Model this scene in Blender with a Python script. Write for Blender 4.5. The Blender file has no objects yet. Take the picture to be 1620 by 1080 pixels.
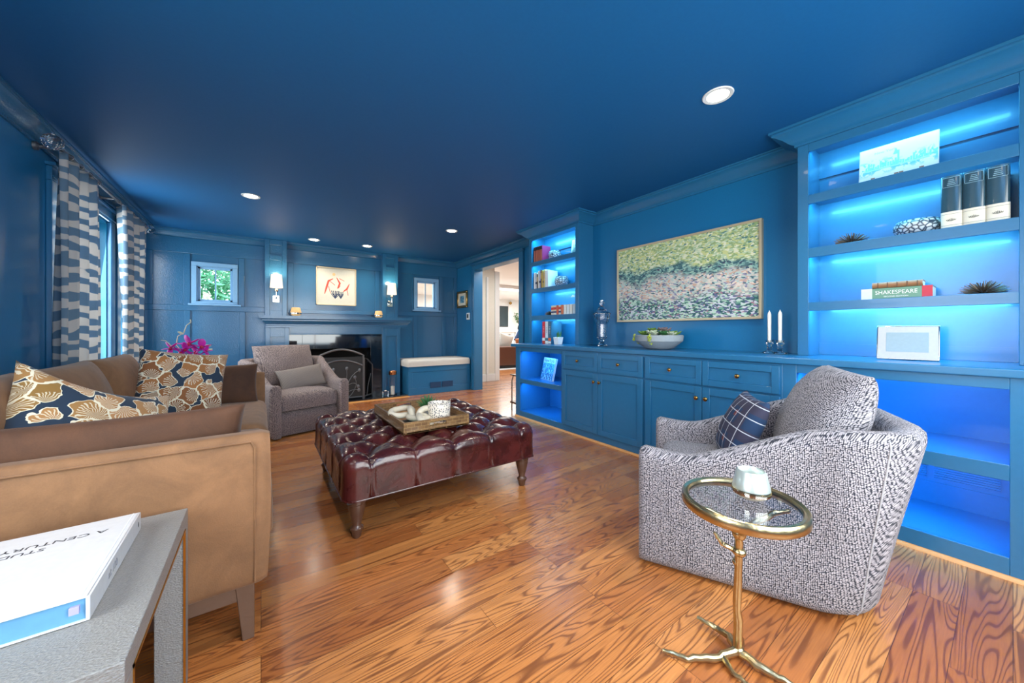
import bpy, bmesh, math, random
from mathutils import Vector, Matrix, noise as mn
random.seed(7)
PI = math.pi
sc = bpy.context.scene
COL = sc.collection

# ---------------------------------------------------------------- camera
F_PX = 561.0
TH = math.atan(397 / 561.0)
cd = bpy.data.cameras.new('camera'); cam = bpy.data.objects.new('camera', cd); COL.objects.link(cam)
cam.location = (0, 0, 1.12); cam.rotation_euler = (PI / 2, 0, -TH)
cd.sensor_width = 36; cd.lens = 36 * F_PX / 1620; cd.shift_y = -17 / 1620.0
cd.clip_start = 0.02; cd.clip_end = 200
sc.camera = cam
# ---------------------------------------------------------------- world / exposure
sc.view_settings.view_transform = 'Standard'; sc.view_settings.look = 'None'
sc.view_settings.gamma = 1; sc.view_settings.use_curve_mapping = False
sc.view_settings.exposure = 0.68
w = bpy.data.worlds.new('daylight'); sc.world = w; w.use_nodes = True
bg = w.node_tree.nodes['Background']; bg.inputs[0].default_value = (0.72, 0.9, 1.0, 1); bg.inputs[1].default_value = 3.6

def area(name, loc, direction, sx, sy, power, color, spread=PI):
    l = bpy.data.lights.new(name, 'AREA'); l.shape = 'RECTANGLE'; l.size = sx; l.size_y = sy
    l.energy = power; l.color = color; l.spread = spread
    o = bpy.data.objects.new(name, l); COL.objects.link(o); o.location = loc
    o.rotation_euler = Vector(direction).to_track_quat('-Z', 'Y').to_euler()
    return o
WARM = (1.0, 0.86, 0.68); NEUT = (1.0, 0.95, 0.88); DAY = (0.86, 0.94, 1.0); LED = (0.13, 0.68, 1.0)
area('near_fill_light', (1.1, -0.93, 1.45), (0.05, 1, -0.12), 2.3, 1.5, 42, NEUT)  # fill lamp set in the added window behind the viewpoint
area('left_fill_light', (-1.28, .62, 1.5), (1, .1, -0.05), 1.3, 1.35, 24, NEUT)  # fill lamp set in the added left window, brightens the right side
area('daylight_left_window', (-1.30, 4.65, 1.5), (1, 0, -0.1), 1.05, 1.45, 26, DAY)
area('daylight_left_window', (-1.30, 5.95, 1.5), (1, 0, -0.1), 0.65, 1.45, 14, DAY)

# ---------------------------------------------------------------- materials
def hexc(r, g, b):
    def f(c):
        c /= 255.0
        return c / 12.92 if c <= 0.04045 else ((c + 0.055) / 1.055) ** 2.4
    return (f(r), f(g), f(b), 1)
class NT:
    def __init__(s, name):
        s.m = bpy.data.materials.new(name); s.m.use_nodes = True; s.t = s.m.node_tree
        s.b = s.t.nodes['Principled BSDF']; s.out = s.t.nodes['Material Output']
    def n(s, typ, ins=None, **at):
        nd = s.t.nodes.new(typ)
        for k, v in at.items(): setattr(nd, k, v)
        for k, v in (ins or {}).items(): s.set(nd.inputs[k], v)
        return nd
    def set(s, sock, v):
        if isinstance(v, bpy.types.NodeSocket): s.t.links.new(v, sock)
        else: sock.default_value = v
    def math(s, op, a, b=0.0, c=None):
        nd = s.n('ShaderNodeMath', operation=op); s.set(nd.inputs[0], a); s.set(nd.inputs[1], b)
        if c is not None: s.set(nd.inputs[2], c)
        return nd.outputs[0]
    def ramp(s, fac, stops, interp='LINEAR'):
        nd = s.n('ShaderNodeValToRGB'); s.set(nd.inputs[0], fac); cr = nd.color_ramp; cr.interpolation = interp
        while len(cr.elements) < len(stops): cr.elements.new(0.5)
        for e, (p, c) in zip(cr.elements, stops): e.position = p; e.color = c
        return nd.outputs[0]
    def mix(s, fac, a, b, mode='MIX'):
        nd = s.n('ShaderNodeMix', data_type='RGBA', blend_type=mode)
        s.set(nd.inputs[0], fac); s.set(nd.inputs[6], a); s.set(nd.inputs[7], b)
        return nd.outputs[2]
    def coord(s, kind='Object', scale=(1, 1, 1), rot=(0, 0, 0)):
        tc = s.n('ShaderNodeTexCoord'); mp = s.n('ShaderNodeMapping', {'Vector': tc.outputs[kind], 'Scale': scale, 'Rotation': rot})
        return mp.outputs[0]
    def noise(s, vec, scale, detail=3, rough=0.5, dist=0.0, out=0):
        return s.n('ShaderNodeTexNoise', {'Vector': vec, 'Scale': scale, 'Detail': detail, 'Roughness': rough, 'Distortion': dist}).outputs[out]
    def bump(s, h, strength=0.3, dist=0.01):
        s.set(s.b.inputs['Normal'], s.n('ShaderNodeBump', {'Height': h, 'Strength': strength, 'Distance': dist}).outputs[0])
    def p(s, **k):
        names = {'col': 'Base Color', 'rough': 'Roughness', 'metal': 'Metallic', 'coat': 'Coat Weight', 'coatr': 'Coat Roughness',
                 'sheen': 'Sheen Weight', 'trans': 'Transmission Weight', 'ior': 'IOR', 'em': 'Emission Color', 'ems': 'Emission Strength',
                 'spec': 'Specular IOR Level', 'alpha': 'Alpha', 'sheenr': 'Sheen Roughness', 'sss': 'Subsurface Weight'}
        for a, v in k.items(): s.set(s.b.inputs[names[a]], v)
        return s
def simple(name, col, rough=0.5, bumpy=0.0, scale=60, **k):
    t = NT(name); t.p(rough=rough, **k)
    v = t.coord()
    nz = t.noise(v, scale, 3)
    c2 = tuple(x * 0.86 for x in col[:3]) + (1,)
    t.p(col=t.mix(nz, col, c2))
    if bumpy: t.bump(nz, bumpy, 0.004)
    return t.m
M = {}
PAINT = hexc(24, 112, 164)
M['paint'] = simple('blue_satin_paint', PAINT, 0.32, 0.08, 90)
def m_gloss():
    t = NT('blue_gloss_panel_paint'); v = t.coord(); nz = t.noise(v, 70, 4)
    t.p(col=hexc(36, 96, 136), rough=0.2, coat=0.3, coatr=0.12); t.bump(nz, 0.35, 0.006); return t.m
M['panel'] = m_gloss()
M['cab'] = simple('blue_cabinet_paint', hexc(38, 110, 156), 0.30, 0.03, 40, coat=0.15)
M['ceil'] = simple('deep_blue_ceiling_paint', hexc(0, 92, 150), 0.6, 0.05, 50)
M['white'] = simple('white_paint', hexc(238, 240, 238), 0.4)
M['frame_blue'] = simple('pale_blue_window_paint', hexc(128, 176, 214), 0.35)
M['teal'] = simple('blue_window_jamb_paint', hexc(30, 132, 176), 0.3)
M['shoe'] = simple('oak_shoe_moulding', hexc(222, 160, 98), 0.4)
M['brass'] = simple('aged_brass', hexc(178, 140, 82), 0.25, 0.1, 40, metal=1.0)
M['gold'] = simple('champagne_gold_metal', hexc(200, 182, 138), 0.28, 0.5, 30, metal=1.0)
M['goldline'] = simple('gold_inlay_metal', hexc(216, 160, 70), 0.3, metal=1.0)
M['chrome'] = simple('polished_nickel', hexc(205, 205, 200), 0.12, metal=1.0)
M['iron'] = simple('pewter_grey_iron', hexc(110, 112, 116), 0.4, metal=0.7)
M['black'] = simple('matte_black_metal', hexc(18, 18, 20), 0.5)
M['copper'] = simple('polished_copper', hexc(214, 140, 92), 0.22, metal=1.0)
M['wax'] = simple('white_candle_wax', hexc(240, 238, 230), 0.45, sss=0.1)
M['cream'] = simple('cream_paper', hexc(232, 226, 208), 0.6)
M['paper'] = simple('white_glossy_book_cover', hexc(214, 217, 222), 0.18, coat=0.4)
M['pages'] = simple('book_page_edges', hexc(226, 222, 210), 0.7)
M['bluepages'] = simple('light_blue_page_edges', hexc(100, 158, 198), 0.6)
M['ink'] = simple('black_ink', hexc(40, 44, 52), 0.5)
M['greyink'] = simple('grey_foil_lettering', hexc(120, 122, 128), 0.4)
M['purpleink'] = simple('violet_ink', hexc(74, 66, 140), 0.5)
M['whiteink'] = simple('white_ink', hexc(235, 238, 235), 0.5)
def m_glass(name, col=(1, 1, 1, 1), rough=0.0, trans=1.0):
    t = NT(name); t.p(col=col, rough=rough, trans=trans, ior=1.45); return t.m
M['glass'] = m_glass('clear_glass')
def m_pane():
    t = NT('window_glass')
    tr = t.n('ShaderNodeBsdfTransparent'); gl = t.n('ShaderNodeBsdfGlossy', {'Roughness': 0.02})
    mx = t.n('ShaderNodeMixShader', {0: 0.08}); t.t.links.new(tr.outputs[0], mx.inputs[1]); t.t.links.new(gl.outputs[0], mx.inputs[2])
    t.t.links.new(mx.outputs[0], t.out.inputs[0]); return t.m
M['pane'] = m_pane()
def m_thin():
    t = NT('thin_smoky_glass')
    tr = t.n('ShaderNodeBsdfTransparent', {'Color': (.86, .89, .92, 1)}); gl = t.n('ShaderNodeBsdfGlossy', {'Roughness': 0.03})
    fr = t.math('MULTIPLY_ADD', t.math('POWER', t.n('ShaderNodeLayerWeight', {0: 0.5}).outputs['Facing'], 3.0), 0.35, 0.05)
    mx = t.n('ShaderNodeMixShader', {0: fr}); t.t.links.new(tr.outputs[0], mx.inputs[1]); t.t.links.new(gl.outputs[0], mx.inputs[2])
    t.t.links.new(mx.outputs[0], t.out.inputs[0]); return t.m
M['thin'] = m_thin()
def emis(name, col, s):
    t = NT(name); t.p(col=(0.8 * col[0], 0.8 * col[1], 0.8 * col[2], 1) if s > 1 else (0.4 * col[0], 0.4 * col[1], 0.4 * col[2], 1), em=col, ems=s); return t.m
M['lamp'] = emis('glowing_lamp_lens', (1, 0.88, 0.7, 1), 14)
M['shade'] = emis('lit_fabric_lampshade', (1.0, 0.80, 0.55, 1), 0.9)
M['flamewax'] = emis('glowing_votive_glass', (1.0, 0.62, 0.26, 1), 0.30)
M['bulb'] = emis('lamp_bulb', (1, 0.85, 0.6, 1), 8)

def m_floor():
    t = NT('oak_plank_floor'); v = t.coord('Object')
    br = t.n('ShaderNodeTexBrick', {'Vector': v, 'Color1': (0, 0, 0, 1), 'Color2': (1, 1, 1, 1), 'Mortar': (0.5, 0.5, 0.5, 1), 'Scale': 1.0,
             'Mortar Size': 0.0011, 'Mortar Smooth': 0.2, 'Brick Width': 1.15, 'Row Height': 0.125}, offset=0.37, offset_frequency=3, squash=1.0)
    br2 = t.n('ShaderNodeTexBrick', {'Vector': v, 'Color1': (0, 0, 0, 1), 'Color2': (1, 1, 1, 1), 'Mortar': (0.5, 0.5, 0.5, 1), 'Scale': 1.0,
             'Mortar Size': 0.0, 'Brick Width': 1.15, 'Row Height': 0.125}, offset=0.37, offset_frequency=3)
    rnd = t.n('ShaderNodeSeparateColor', {0: br2.outputs[0]}).outputs[0]
    sh = t.n('ShaderNodeCombineXYZ', {0: t.math('MULTIPLY', rnd, 37.0), 1: t.math('MULTIPLY', rnd, 11.0), 2: t.math('MULTIPLY', rnd, 91.0)})
    va = t.n('ShaderNodeVectorMath', {0: v, 1: sh.outputs[0]}, operation='ADD').outputs[0]
    st = t.n('ShaderNodeMapping', {'Vector': va, 'Scale': (0.75, 9.5, 1)}).outputs[0]
    big = t.noise(st, 1.15, 1.5, 0.45, 0.35)
    rings = t.math('SINE', t.math('MULTIPLY', big, 150.0))
    rings = t.math('POWER', t.math('MULTIPLY', t.math('ADD', rings, 1.0), 0.5), 3.4)
    st2 = t.n('ShaderNodeMapping', {'Vector': va, 'Scale': (6, 150, 1)}).outputs[0]
    pores = t.noise(st2, 1.6, 3, 0.6)
    pr = t.ramp(pores, [(0.38, (0, 0, 0, 1)), (0.62, (1, 1, 1, 1))])
    base = t.ramp(rnd, [(0.0, hexc(168, 100, 52)), (0.35, hexc(204, 134, 74)), (0.7, hexc(216, 148, 86)), (1.0, hexc(186, 110, 58))])
    c1 = t.mix(t.math('MULTIPLY', rings, 0.72), base, hexc(84, 40, 18))
    c2 = t.mix(t.math('MULTIPLY', pr, 0.22), c1, hexc(90, 38, 18))
    big2 = t.noise(v, 0.9, 2)
    c2 = t.mix(t.math('MULTIPLY', big2, 0.15), c2, hexc(150, 76, 36))
    col = t.mix(t.math('MULTIPLY', br.outputs[1], 0.75), c2, hexc(40, 16, 8))
    t.p(col=col, rough=t.math('MULTIPLY_ADD', rings, 0.08, 0.24), coat=0.35, coatr=0.15)
    t.bump(t.math('SUBTRACT', 1.0, t.math('MAXIMUM', t.math('MULTIPLY', rings, 0.3), br.outputs[1])), 0.12, 0.002)
    return t.m
M['floor'] = m_floor()
def m_velvet(name, c1, c2):
    t = NT(name); v = t.coord(); nz = t.ramp(t.noise(v, 6, 5, 0.65, 0.8), [(0.3, (0, 0, 0, 1)), (0.7, (1, 1, 1, 1))]); n2 = t.noise(v, 260, 2)
    t.p(col=t.mix(t.math('MULTIPLY_ADD', n2, 0.3, t.math('MULTIPLY', nz, 0.6)), c1, c2), rough=0.8, sheen=0.12, sheenr=0.4)
    t.bump(n2, 0.35, 0.002); return t.m
M['velvet'] = m_velvet('camel_velvet', hexc(144, 104, 70), hexc(98, 68, 44))
M['velvetd'] = m_velvet('brown_velvet', hexc(92, 58, 36), hexc(56, 34, 22))
def m_weave(name, dark, light, pitch, warm=None):
    t = NT(name); v = t.coord('Object'); k = 2 * PI / pitch
    wob = t.noise(v, 55, 2, 0.5, 0, 1)
    v1 = t.n('ShaderNodeVectorMath', {0: v, 1: t.n('ShaderNodeVectorMath', {0: wob, 3: pitch * 0.35}, operation='SCALE').outputs[0]}, operation='ADD').outputs[0]
    se = t.n('ShaderNodeSeparateXYZ', {0: v1}); X, Y, Z = se.outputs
    a = t.math('MULTIPLY', t.math('ADD', X, Y), k * .5)
    b = t.math('MULTIPLY', t.math('ADD', Z, t.math('MULTIPLY', t.math('SUBTRACT', X, Y), 0.5)), k * .5)
    vo = t.n('ShaderNodeTexVoronoi', {'Vector': t.n('ShaderNodeCombineXYZ', {0: a, 1: b, 2: 0.0}).outputs[0], 'Scale': 1.0 / PI, 'Randomness': 0.45}, feature='F1', voronoi_dimensions='2D')
    nz = t.noise(v, 420, 2); nb = t.noise(v, 30, 3)
    rn = t.n('ShaderNodeSeparateColor', {0: vo.outputs['Color']}).outputs[0]
    r0 = t.ramp(t.math('ADD', vo.outputs['Distance'], t.math('MULTIPLY', t.math('SUBTRACT', nz, 0.5), 0.3)), [(0.30, (1, 1, 1, 1)), (0.52, (0, 0, 0, 1))])
    r = t.math('MULTIPLY', r0, t.math('MULTIPLY_ADD', rn, 0.45, 0.6))
    c = t.mix(r, dark, light)
    if warm: c = t.mix(t.math('MULTIPLY', nb, 0.5), c, warm)
    t.p(col=c, rough=0.95, sheen=0.1); t.bump(r, 0.5, 0.003); return t.m
M['tweed'] = m_weave('grey_basketweave_tweed', hexc(36, 40, 52), hexc(188, 182, 188), 0.0070)
M['tweedb'] = m_weave('taupe_tweed', hexc(60, 54, 62), hexc(182, 162, 154), 0.0085, warm=hexc(122, 108, 108))
def m_stripe():
    t = NT('fine_striped_fabric'); v = t.coord()
    wv = t.n('ShaderNodeTexWave', {'Vector': v, 'Scale': 45, 'Distortion': 0.3}, bands_direction='X').outputs[0]
    t.p(col=t.mix(wv, hexc(86, 80, 82), hexc(158, 146, 136)), rough=0.9); return t.m
M['stripe'] = m_stripe()
def m_plaid():
    t = NT('navy_plaid_fabric'); v = t.coord()
    se = t.n('ShaderNodeSeparateXYZ', {0: v})
    def line(a, f, wd, ph=0.0):
        fr = t.math('FRACT', t.math('MULTIPLY_ADD', a, f, ph)); return t.math('LESS_THAN', fr, wd)
    X, Z = se.outputs[0], se.outputs[2]
    base = t.mix(t.math('MULTIPLY', t.math('MAXIMUM', line(X, 7, 0.4, .3), line(Z, 7, 0.4, .3)), 0.8), hexc(28, 54, 88), hexc(58, 52, 70))
    red = t.math('MULTIPLY', line(X, 7, 0.22, 0.65), line(Z, 7, 0.22, 0.65))
    base = t.mix(red, base, hexc(110, 50, 52))
    wl = t.math('MAXIMUM', line(X, 14, 0.06), line(Z, 14, 0.06))
    t.p(col=t.mix(t.math('MULTIPLY', wl, 0.85), base, hexc(205, 210, 220)), rough=0.9); return t.m
M['plaid'] = m_plaid()
def m_floral(name, petals, seed):
    t = NT(name); v0 = t.coord('Object')
    sp = t.n('ShaderNodeSeparateXYZ', {0: v0})
    flat = t.n('ShaderNodeCombineXYZ', {0: sp.outputs[0], 1: sp.outputs[2], 2: seed}).outputs[0]
    wob = t.noise(flat, 26, 2, 0.5, 0, 1)
    v = t.n('ShaderNodeVectorMath', {0: flat, 1: t.n('ShaderNodeVectorMath', {0: wob, 3: 0.035}, operation='SCALE').outputs[0]}, operation='ADD').outputs[0]
    S = 11.0
    vo = t.n('ShaderNodeTexVoronoi', {'Vector': v, 'Scale': S, 'Randomness': 0.8}, feature='F1', voronoi_dimensions='2D')
    ve = t.n('ShaderNodeTexVoronoi', {'Vector': v, 'Scale': S, 'Randomness': 0.8}, feature='DISTANCE_TO_EDGE', voronoi_dimensions='2D')
    rnd = t.n('ShaderNodeSeparateColor', {0: vo.outputs['Color']})
    d = t.n('ShaderNodeVectorMath', {0: v, 1: vo.outputs['Position']}, operation='SUBTRACT').outputs[0]
    ds = t.n('ShaderNodeSeparateXYZ', {0: d})
    tilt = t.math('MULTIPLY', rnd.outputs[0], 6.28)
    cx_ = t.math('ADD', ds.outputs[0], t.math('MULTIPLY', t.math('COSINE', tilt), 0.03)); cy_ = t.math('ADD', ds.outputs[1], t.math('MULTIPLY', t.math('SINE', tilt), 0.03))
    ang = t.math('ARCTAN2', cy_, cx_)
    rad = t.n('ShaderNodeVectorMath', {0: t.n('ShaderNodeCombineXYZ', {0: cx_, 1: cy_, 2: 0.0}).outputs[0]}, operation='LENGTH').outputs['Value']
    ray = t.math('GREATER_THAN', t.math('SINE', t.math('MULTIPLY', ang, 24.0)), 0.35)
    ray = t.math('MULTIPLY', ray, t.math('LESS_THAN', rad, t.math('MULTIPLY_ADD', rnd.outputs[1], 0.02, 0.042)))
    wn = t.noise(flat, 9, 2, 0.5, 0)
    w_ = t.math('MULTIPLY', t.math('MAXIMUM', t.math('SUBTRACT', wn, 0.51), 0.0), 1.5)
    ed = ve.outputs['Distance']
    navy = t.math('LESS_THAN', ed, w_)
    edge = t.math('MULTIPLY', t.math('LESS_THAN', ed, t.math('ADD', w_, 0.045)), t.math('SUBTRACT', 1.0, navy))
    ray = t.math('MULTIPLY', ray, t.math('SUBTRACT', 1.0, navy))
    c = t.mix(rnd.outputs[2], petals[0], petals[1]); c = t.mix(navy, c, hexc(22, 44, 66))
    wh = t.math('MAXIMUM', edge, t.math('MULTIPLY', ray, 0.75))
    t.p(col=t.mix(wh, c, hexc(224, 216, 192)), rough=0.75, sheen=0.1); t.bump(wh, 0.6, 0.004); return t.m
M['floralA'] = m_floral('gold_poppy_print_fabric', (hexc(126, 96, 36), hexc(178, 128, 80)), 1.3)
M['floralB'] = m_floral('copper_poppy_print_fabric', (hexc(112, 64, 28), hexc(164, 108, 58)), 4.1)
def m_zebra():
    t = NT('blue_white_stripe_curtain'); v = t.coord('UV', (1, 1, 1))
    n1 = t.noise(t.n('ShaderNodeMapping', {'Vector': v, 'Scale': (1.5, 2.6, 1)}).outputs[0], 1.0, 1, 0.4)
    n2 = t.noise(t.n('ShaderNodeMapping', {'Vector': v, 'Scale': (6, 11, 1), 'Location': (3, 7, 0)}).outputs[0], 1.0, 1, 0.4)
    se = t.n('ShaderNodeSeparateXYZ', {0: v})
    ph = t.math('ADD', t.math('MULTIPLY', se.outputs[1], 52.0), t.math('MULTIPLY', n1, 15.0))
    s = t.math('ADD', t.math('MULTIPLY_ADD', t.math('SINE', ph), .5, .5), t.math('MULTIPLY', t.math('SUBTRACT', n2, .5), 1.9))
    r = t.ramp(s, [(0.44, (0, 0, 0, 1)), (0.52, (1, 1, 1, 1))])
    t.p(col=t.mix(r, hexc(206, 202, 198), hexc(108, 138, 162)), rough=0.85, trans=0.0)
    tl = t.n('ShaderNodeBsdfTranslucent', {'Color': t.mix(r, hexc(206, 202, 198), hexc(108, 138, 162))})
    mx = t.n('ShaderNodeMixShader', {0: 0.3}); t.t.links.new(t.b.outputs[0], mx.inputs[1]); t.t.links.new(tl.outputs[0], mx.inputs[2])
    t.t.links.new(mx.outputs[0], t.out.inputs[0]); return t.m
M['zebra'] = m_zebra()
def m_leather():
    t = NT('oxblood_leather'); v = t.coord(); nz = t.noise(v, 7, 4, 0.6, 0.4); fine = t.noise(v, 140, 3)
    t.p(col=t.ramp(nz, [(0.3, hexc(40, 12, 14)), (0.7, hexc(82, 30, 28))]), rough=t.math('MULTIPLY_ADD', nz, 0.2, 0.17), coat=0.3, coatr=0.12)
    t.bump(t.math('MULTIPLY_ADD', nz, 1.6, t.math('MULTIPLY', fine, 0.12)), 0.35, 0.01); return t.m
M['leather'] = m_leather()
def m_shagreen():
    t = NT('grey_embossed_leather'); v = t.coord('Object', (1, 1.7, 1.7))
    vo = t.n('ShaderNodeTexVoronoi', {'Vector': v, 'Scale': 190}, feature='F1').outputs['Distance']
    nz = t.noise(v, 240, 3)
    t.p(col=t.mix(nz, hexc(150, 150, 148), hexc(112, 112, 112)), rough=0.36); t.bump(t.math('ADD', vo, nz), 0.6, 0.0025); return t.m
M['shagreen'] = m_shagreen()
M['darkwood'] = simple('dark_turned_wood', hexc(86, 58, 44), 0.3, 0.1, 30, coat=0.3)
M['legwood'] = simple('taupe_stained_wood', hexc(104, 78, 62), 0.5, 0.15, 50)
M['granite'] = simple('polished_black_granite', hexc(16, 24, 34), 0.06, 0, 300, coat=0.5)
M['soot'] = simple('sooty_firebrick', hexc(26, 22, 20), 0.9, 0.6, 20)
def m_traywood():
    t = NT('patchwork_wood_veneer'); v = t.coord('Object')
    se = t.n('ShaderNodeSeparateXYZ', {0: v}); cv = t.n('ShaderNodeCombineXYZ', {0: t.math('ADD', se.outputs[0], se.outputs[1]), 1: se.outputs[2], 2: 0.0}).outputs[0]
    br = t.n('ShaderNodeTexBrick', {'Vector': cv, 'Color1': hexc(104, 74, 44), 'Color2': hexc(148, 112, 70), 'Mortar': hexc(190, 160, 110), 'Scale': 1,
              'Mortar Size': 0.0008, 'Brick Width': 0.045, 'Row Height': 0.021})
    nz = t.noise(t.n('ShaderNodeMapping', {'Vector': v, 'Scale': (60, 60, 12)}).outputs[0], 2, 3)
    t.p(col=t.mix(t.math('MULTIPLY', nz, 0.5), br.outputs[0], hexc(80, 54, 30)), rough=0.35, coat=0.3); return t.m
M['traywood'] = m_traywood()
M['trayin'] = simple('honey_wood_tray_lining', hexc(190, 136, 78), 0.4, 0.1, 20)
def m_speck(name, base, spots, scale, thr):
    t = NT(name); v = t.coord()
    vo = t.n('ShaderNodeTexVoronoi', {'Vector': v, 'Scale': scale}, feature='F1')
    r = t.ramp(vo.outputs['Distance'], [(thr, (1, 1, 1, 1)), (thr + 0.06, (0, 0, 0, 1))])
    rn = t.n('ShaderNodeSeparateColor', {0: vo.outputs['Color']}).outputs[0]
    t.p(col=t.mix(t.math('MULTIPLY', r, t.math('GREATER_THAN', rn, 0.35)), base, spots), rough=0.3); return t.m
M['terrazzo'] = m_speck('terrazzo_candle_jar', hexc(236, 228, 216), hexc(82, 84, 92), 110, 0.42)
def m_pebble():
    t = NT('grey_mosaic_glaze'); v = t.coord()
    ve = t.n('ShaderNodeTexVoronoi', {'Vector': v, 'Scale': 42}, feature='DISTANCE_TO_EDGE').outputs['Distance']
    r = t.ramp(ve, [(0.04, (0, 0, 0, 1)), (0.22, (1, 1, 1, 1))])
    t.p(col=t.mix(r, hexc(48, 62, 78), hexc(196, 206, 214)), rough=0.25); t.bump(r, 0.5, 0.004); return t.m
M['pebble'] = m_pebble()
M['stone'] = simple('bead_cream_ceramic', hexc(214, 204, 184), 0.7, 0.3, 80)
M['concrete'] = simple('pale_grey_concrete', hexc(158, 166, 172), 0.8, 0.5, 50)
M['mercury'] = simple('mercury_glass', hexc(208, 220, 214), 0.3, 0.12, 55, metal=0.55, coat=0.4)
M['spike'] = simple('dark_bronze_spikes', hexc(112, 92, 76), 0.4, metal=0.6)
M['leaf'] = simple('succulent_green', hexc(112, 150, 62), 0.5)
M['leafd'] = simple('deep_green_leaf', hexc(58, 112, 62), 0.5)
M['leafp'] = simple('pale_sage_succulent', hexc(196, 206, 178), 0.5)
M['leafm'] = simple('mauve_succulent', hexc(138, 118, 122), 0.5)
M['stem'] = simple('cream_orchid_stem', hexc(204, 200, 168), 0.6)
M['petal'] = simple('magenta_orchid_petal', hexc(204, 36, 178), 0.5, sss=0.1)
M['lip'] = simple('crimson_orchid_lip', hexc(190, 20, 70), 0.5)
M['linen'] = simple('pale_woven_cushion', hexc(214, 210, 202), 0.9, 0.8, 120)
M['artcream'] = simple('cream_art_paper', hexc(204, 202, 188), 0.6)
M['artred'] = simple('brick_red_print', hexc(190, 66, 50), 0.6)
M['artnavy'] = simple('navy_print', hexc(30, 50, 84), 0.6)
M['artgold'] = simple('ochre_print', hexc(222, 186, 130), 0.6)
M['palewood'] = simple('pale_gold_picture_frame', hexc(206, 190, 158), 0.35, metal=0.3)
def m_dabs():
    t = NT('impressionist_meadow_dabs'); v = t.coord('Object')
    se = t.n('ShaderNodeSeparateXYZ', {0: v}); fl = t.n('ShaderNodeCombineXYZ', {0: se.outputs[1], 1: se.outputs[2], 2: 0.0}).outputs[0]
    wob = t.noise(fl, 6, 2, 0.5, 0, 1)
    v1 = t.n('ShaderNodeVectorMath', {0: fl, 1: t.n('ShaderNodeVectorMath', {0: wob, 3: 0.09}, operation='SCALE').outputs[0]}, operation='ADD').outputs[0]
    m1 = t.n('ShaderNodeMapping', {'Vector': v1, 'Rotation': (0, 0, 0.5), 'Scale': (1, 2.1, 1)}).outputs[0]
    vo = t.n('ShaderNodeTexVoronoi', {'Vector': m1, 'Scale': 46, 'Randomness': 1}, feature='F1')
    rn = t.n('ShaderNodeSeparateColor', {0: vo.outputs['Color']}).outputs[0]
    top = t.ramp(rn, [(0, hexc(150, 174, 120)), (.3, hexc(204, 208, 142)), (.55, hexc(186, 206, 170)), (.75, hexc(226, 226, 196)), (.93, hexc(80, 128, 128))], 'CONSTANT')
    mid = t.ramp(rn, [(0, hexc(50, 92, 104)), (.25, hexc(130, 172, 164)), (.55, hexc(80, 118, 120)), (.8, hexc(170, 200, 180)), (.93, hexc(60, 60, 90))], 'CONSTANT')
    low = t.ramp(rn, [(0, hexc(200, 196, 190)), (.25, hexc(226, 212, 200)), (.45, hexc(140, 136, 164)), (.55, hexc(206, 168, 148)), (.7, hexc(176, 202, 196)), (.88, hexc(70, 104, 116))], 'CONSTANT')
    bot = t.ramp(rn, [(0, hexc(44, 92, 96)), (.25, hexc(184, 212, 192)), (.45, hexc(96, 100, 140)), (.6, hexc(204, 206, 214)), (.8, hexc(112, 160, 138)), (.94, hexc(160, 120, 136))], 'CONSTANT')
    z = t.math('ADD', se.outputs[2], t.math('MULTIPLY', t.math('SUBTRACT', t.noise(fl, 3.5, 3), 0.5), 0.34))
    def st(a, b): return t.n('ShaderNodeMapRange', {0: z, 1: a, 2: b}).outputs[0]
    c = t.mix(st(-0.2, -0.13), bot, low); c = t.mix(st(0.0, 0.05), c, mid); c = t.mix(st(0.11, 0.15), c, top)
    t.p(col=c, rough=0.55); t.bump(vo.outputs['Distance'], 0.4, 0.003); return t.m
M['dabs'] = m_dabs()
def m_sketch(name, ink):
    t = NT(name); v = t.coord('Object'); nz = t.noise(v, 34, 3, 0.6, 0.5)
    se = t.n('ShaderNodeSeparateXYZ', {0: v})
    band = t.n('ShaderNodeMapRange', {0: t.math('ABSOLUTE', t.math('ADD', se.outputs[2], 0.02)), 1: 0.06, 2: 0.03}).outputs[0]
    r = t.ramp(nz, [(0.5, (0, 0, 0, 1)), (0.56, (1, 1, 1, 1))])
    t.p(col=t.mix(t.math('MULTIPLY', t.math('MULTIPLY', r, band), 0.85), hexc(200, 204, 202), ink), rough=0.4); return t.m
M['sketch'] = m_sketch('skyline_watercolour', hexc(70, 170, 180))
def m_crowd():
    t = NT('city_crowd_print'); v = t.coord('Object', (60, 60, 34)); nz = t.noise(v, 1.0, 4, 0.6, 0.4)
    t.p(col=t.ramp(nz, [(0.38, hexc(24, 80, 120)), (0.5, hexc(90, 180, 210)), (0.6, hexc(226, 240, 240))], 'CONSTANT'), rough=0.3); return t.m
M['crowd'] = m_crowd()
M['brownleather'] = simple('brown_leather', hexc(96, 56, 38), 0.4, 0.3, 30)
M['tv'] = simple('dark_screen', hexc(50, 64, 70), 0.2)
def cm(name, r, g, b, rough=0.5, **k):
    if name not in M: M[name] = simple(name, hexc(r, g, b), rough, **k)
    return M[name]

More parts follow.
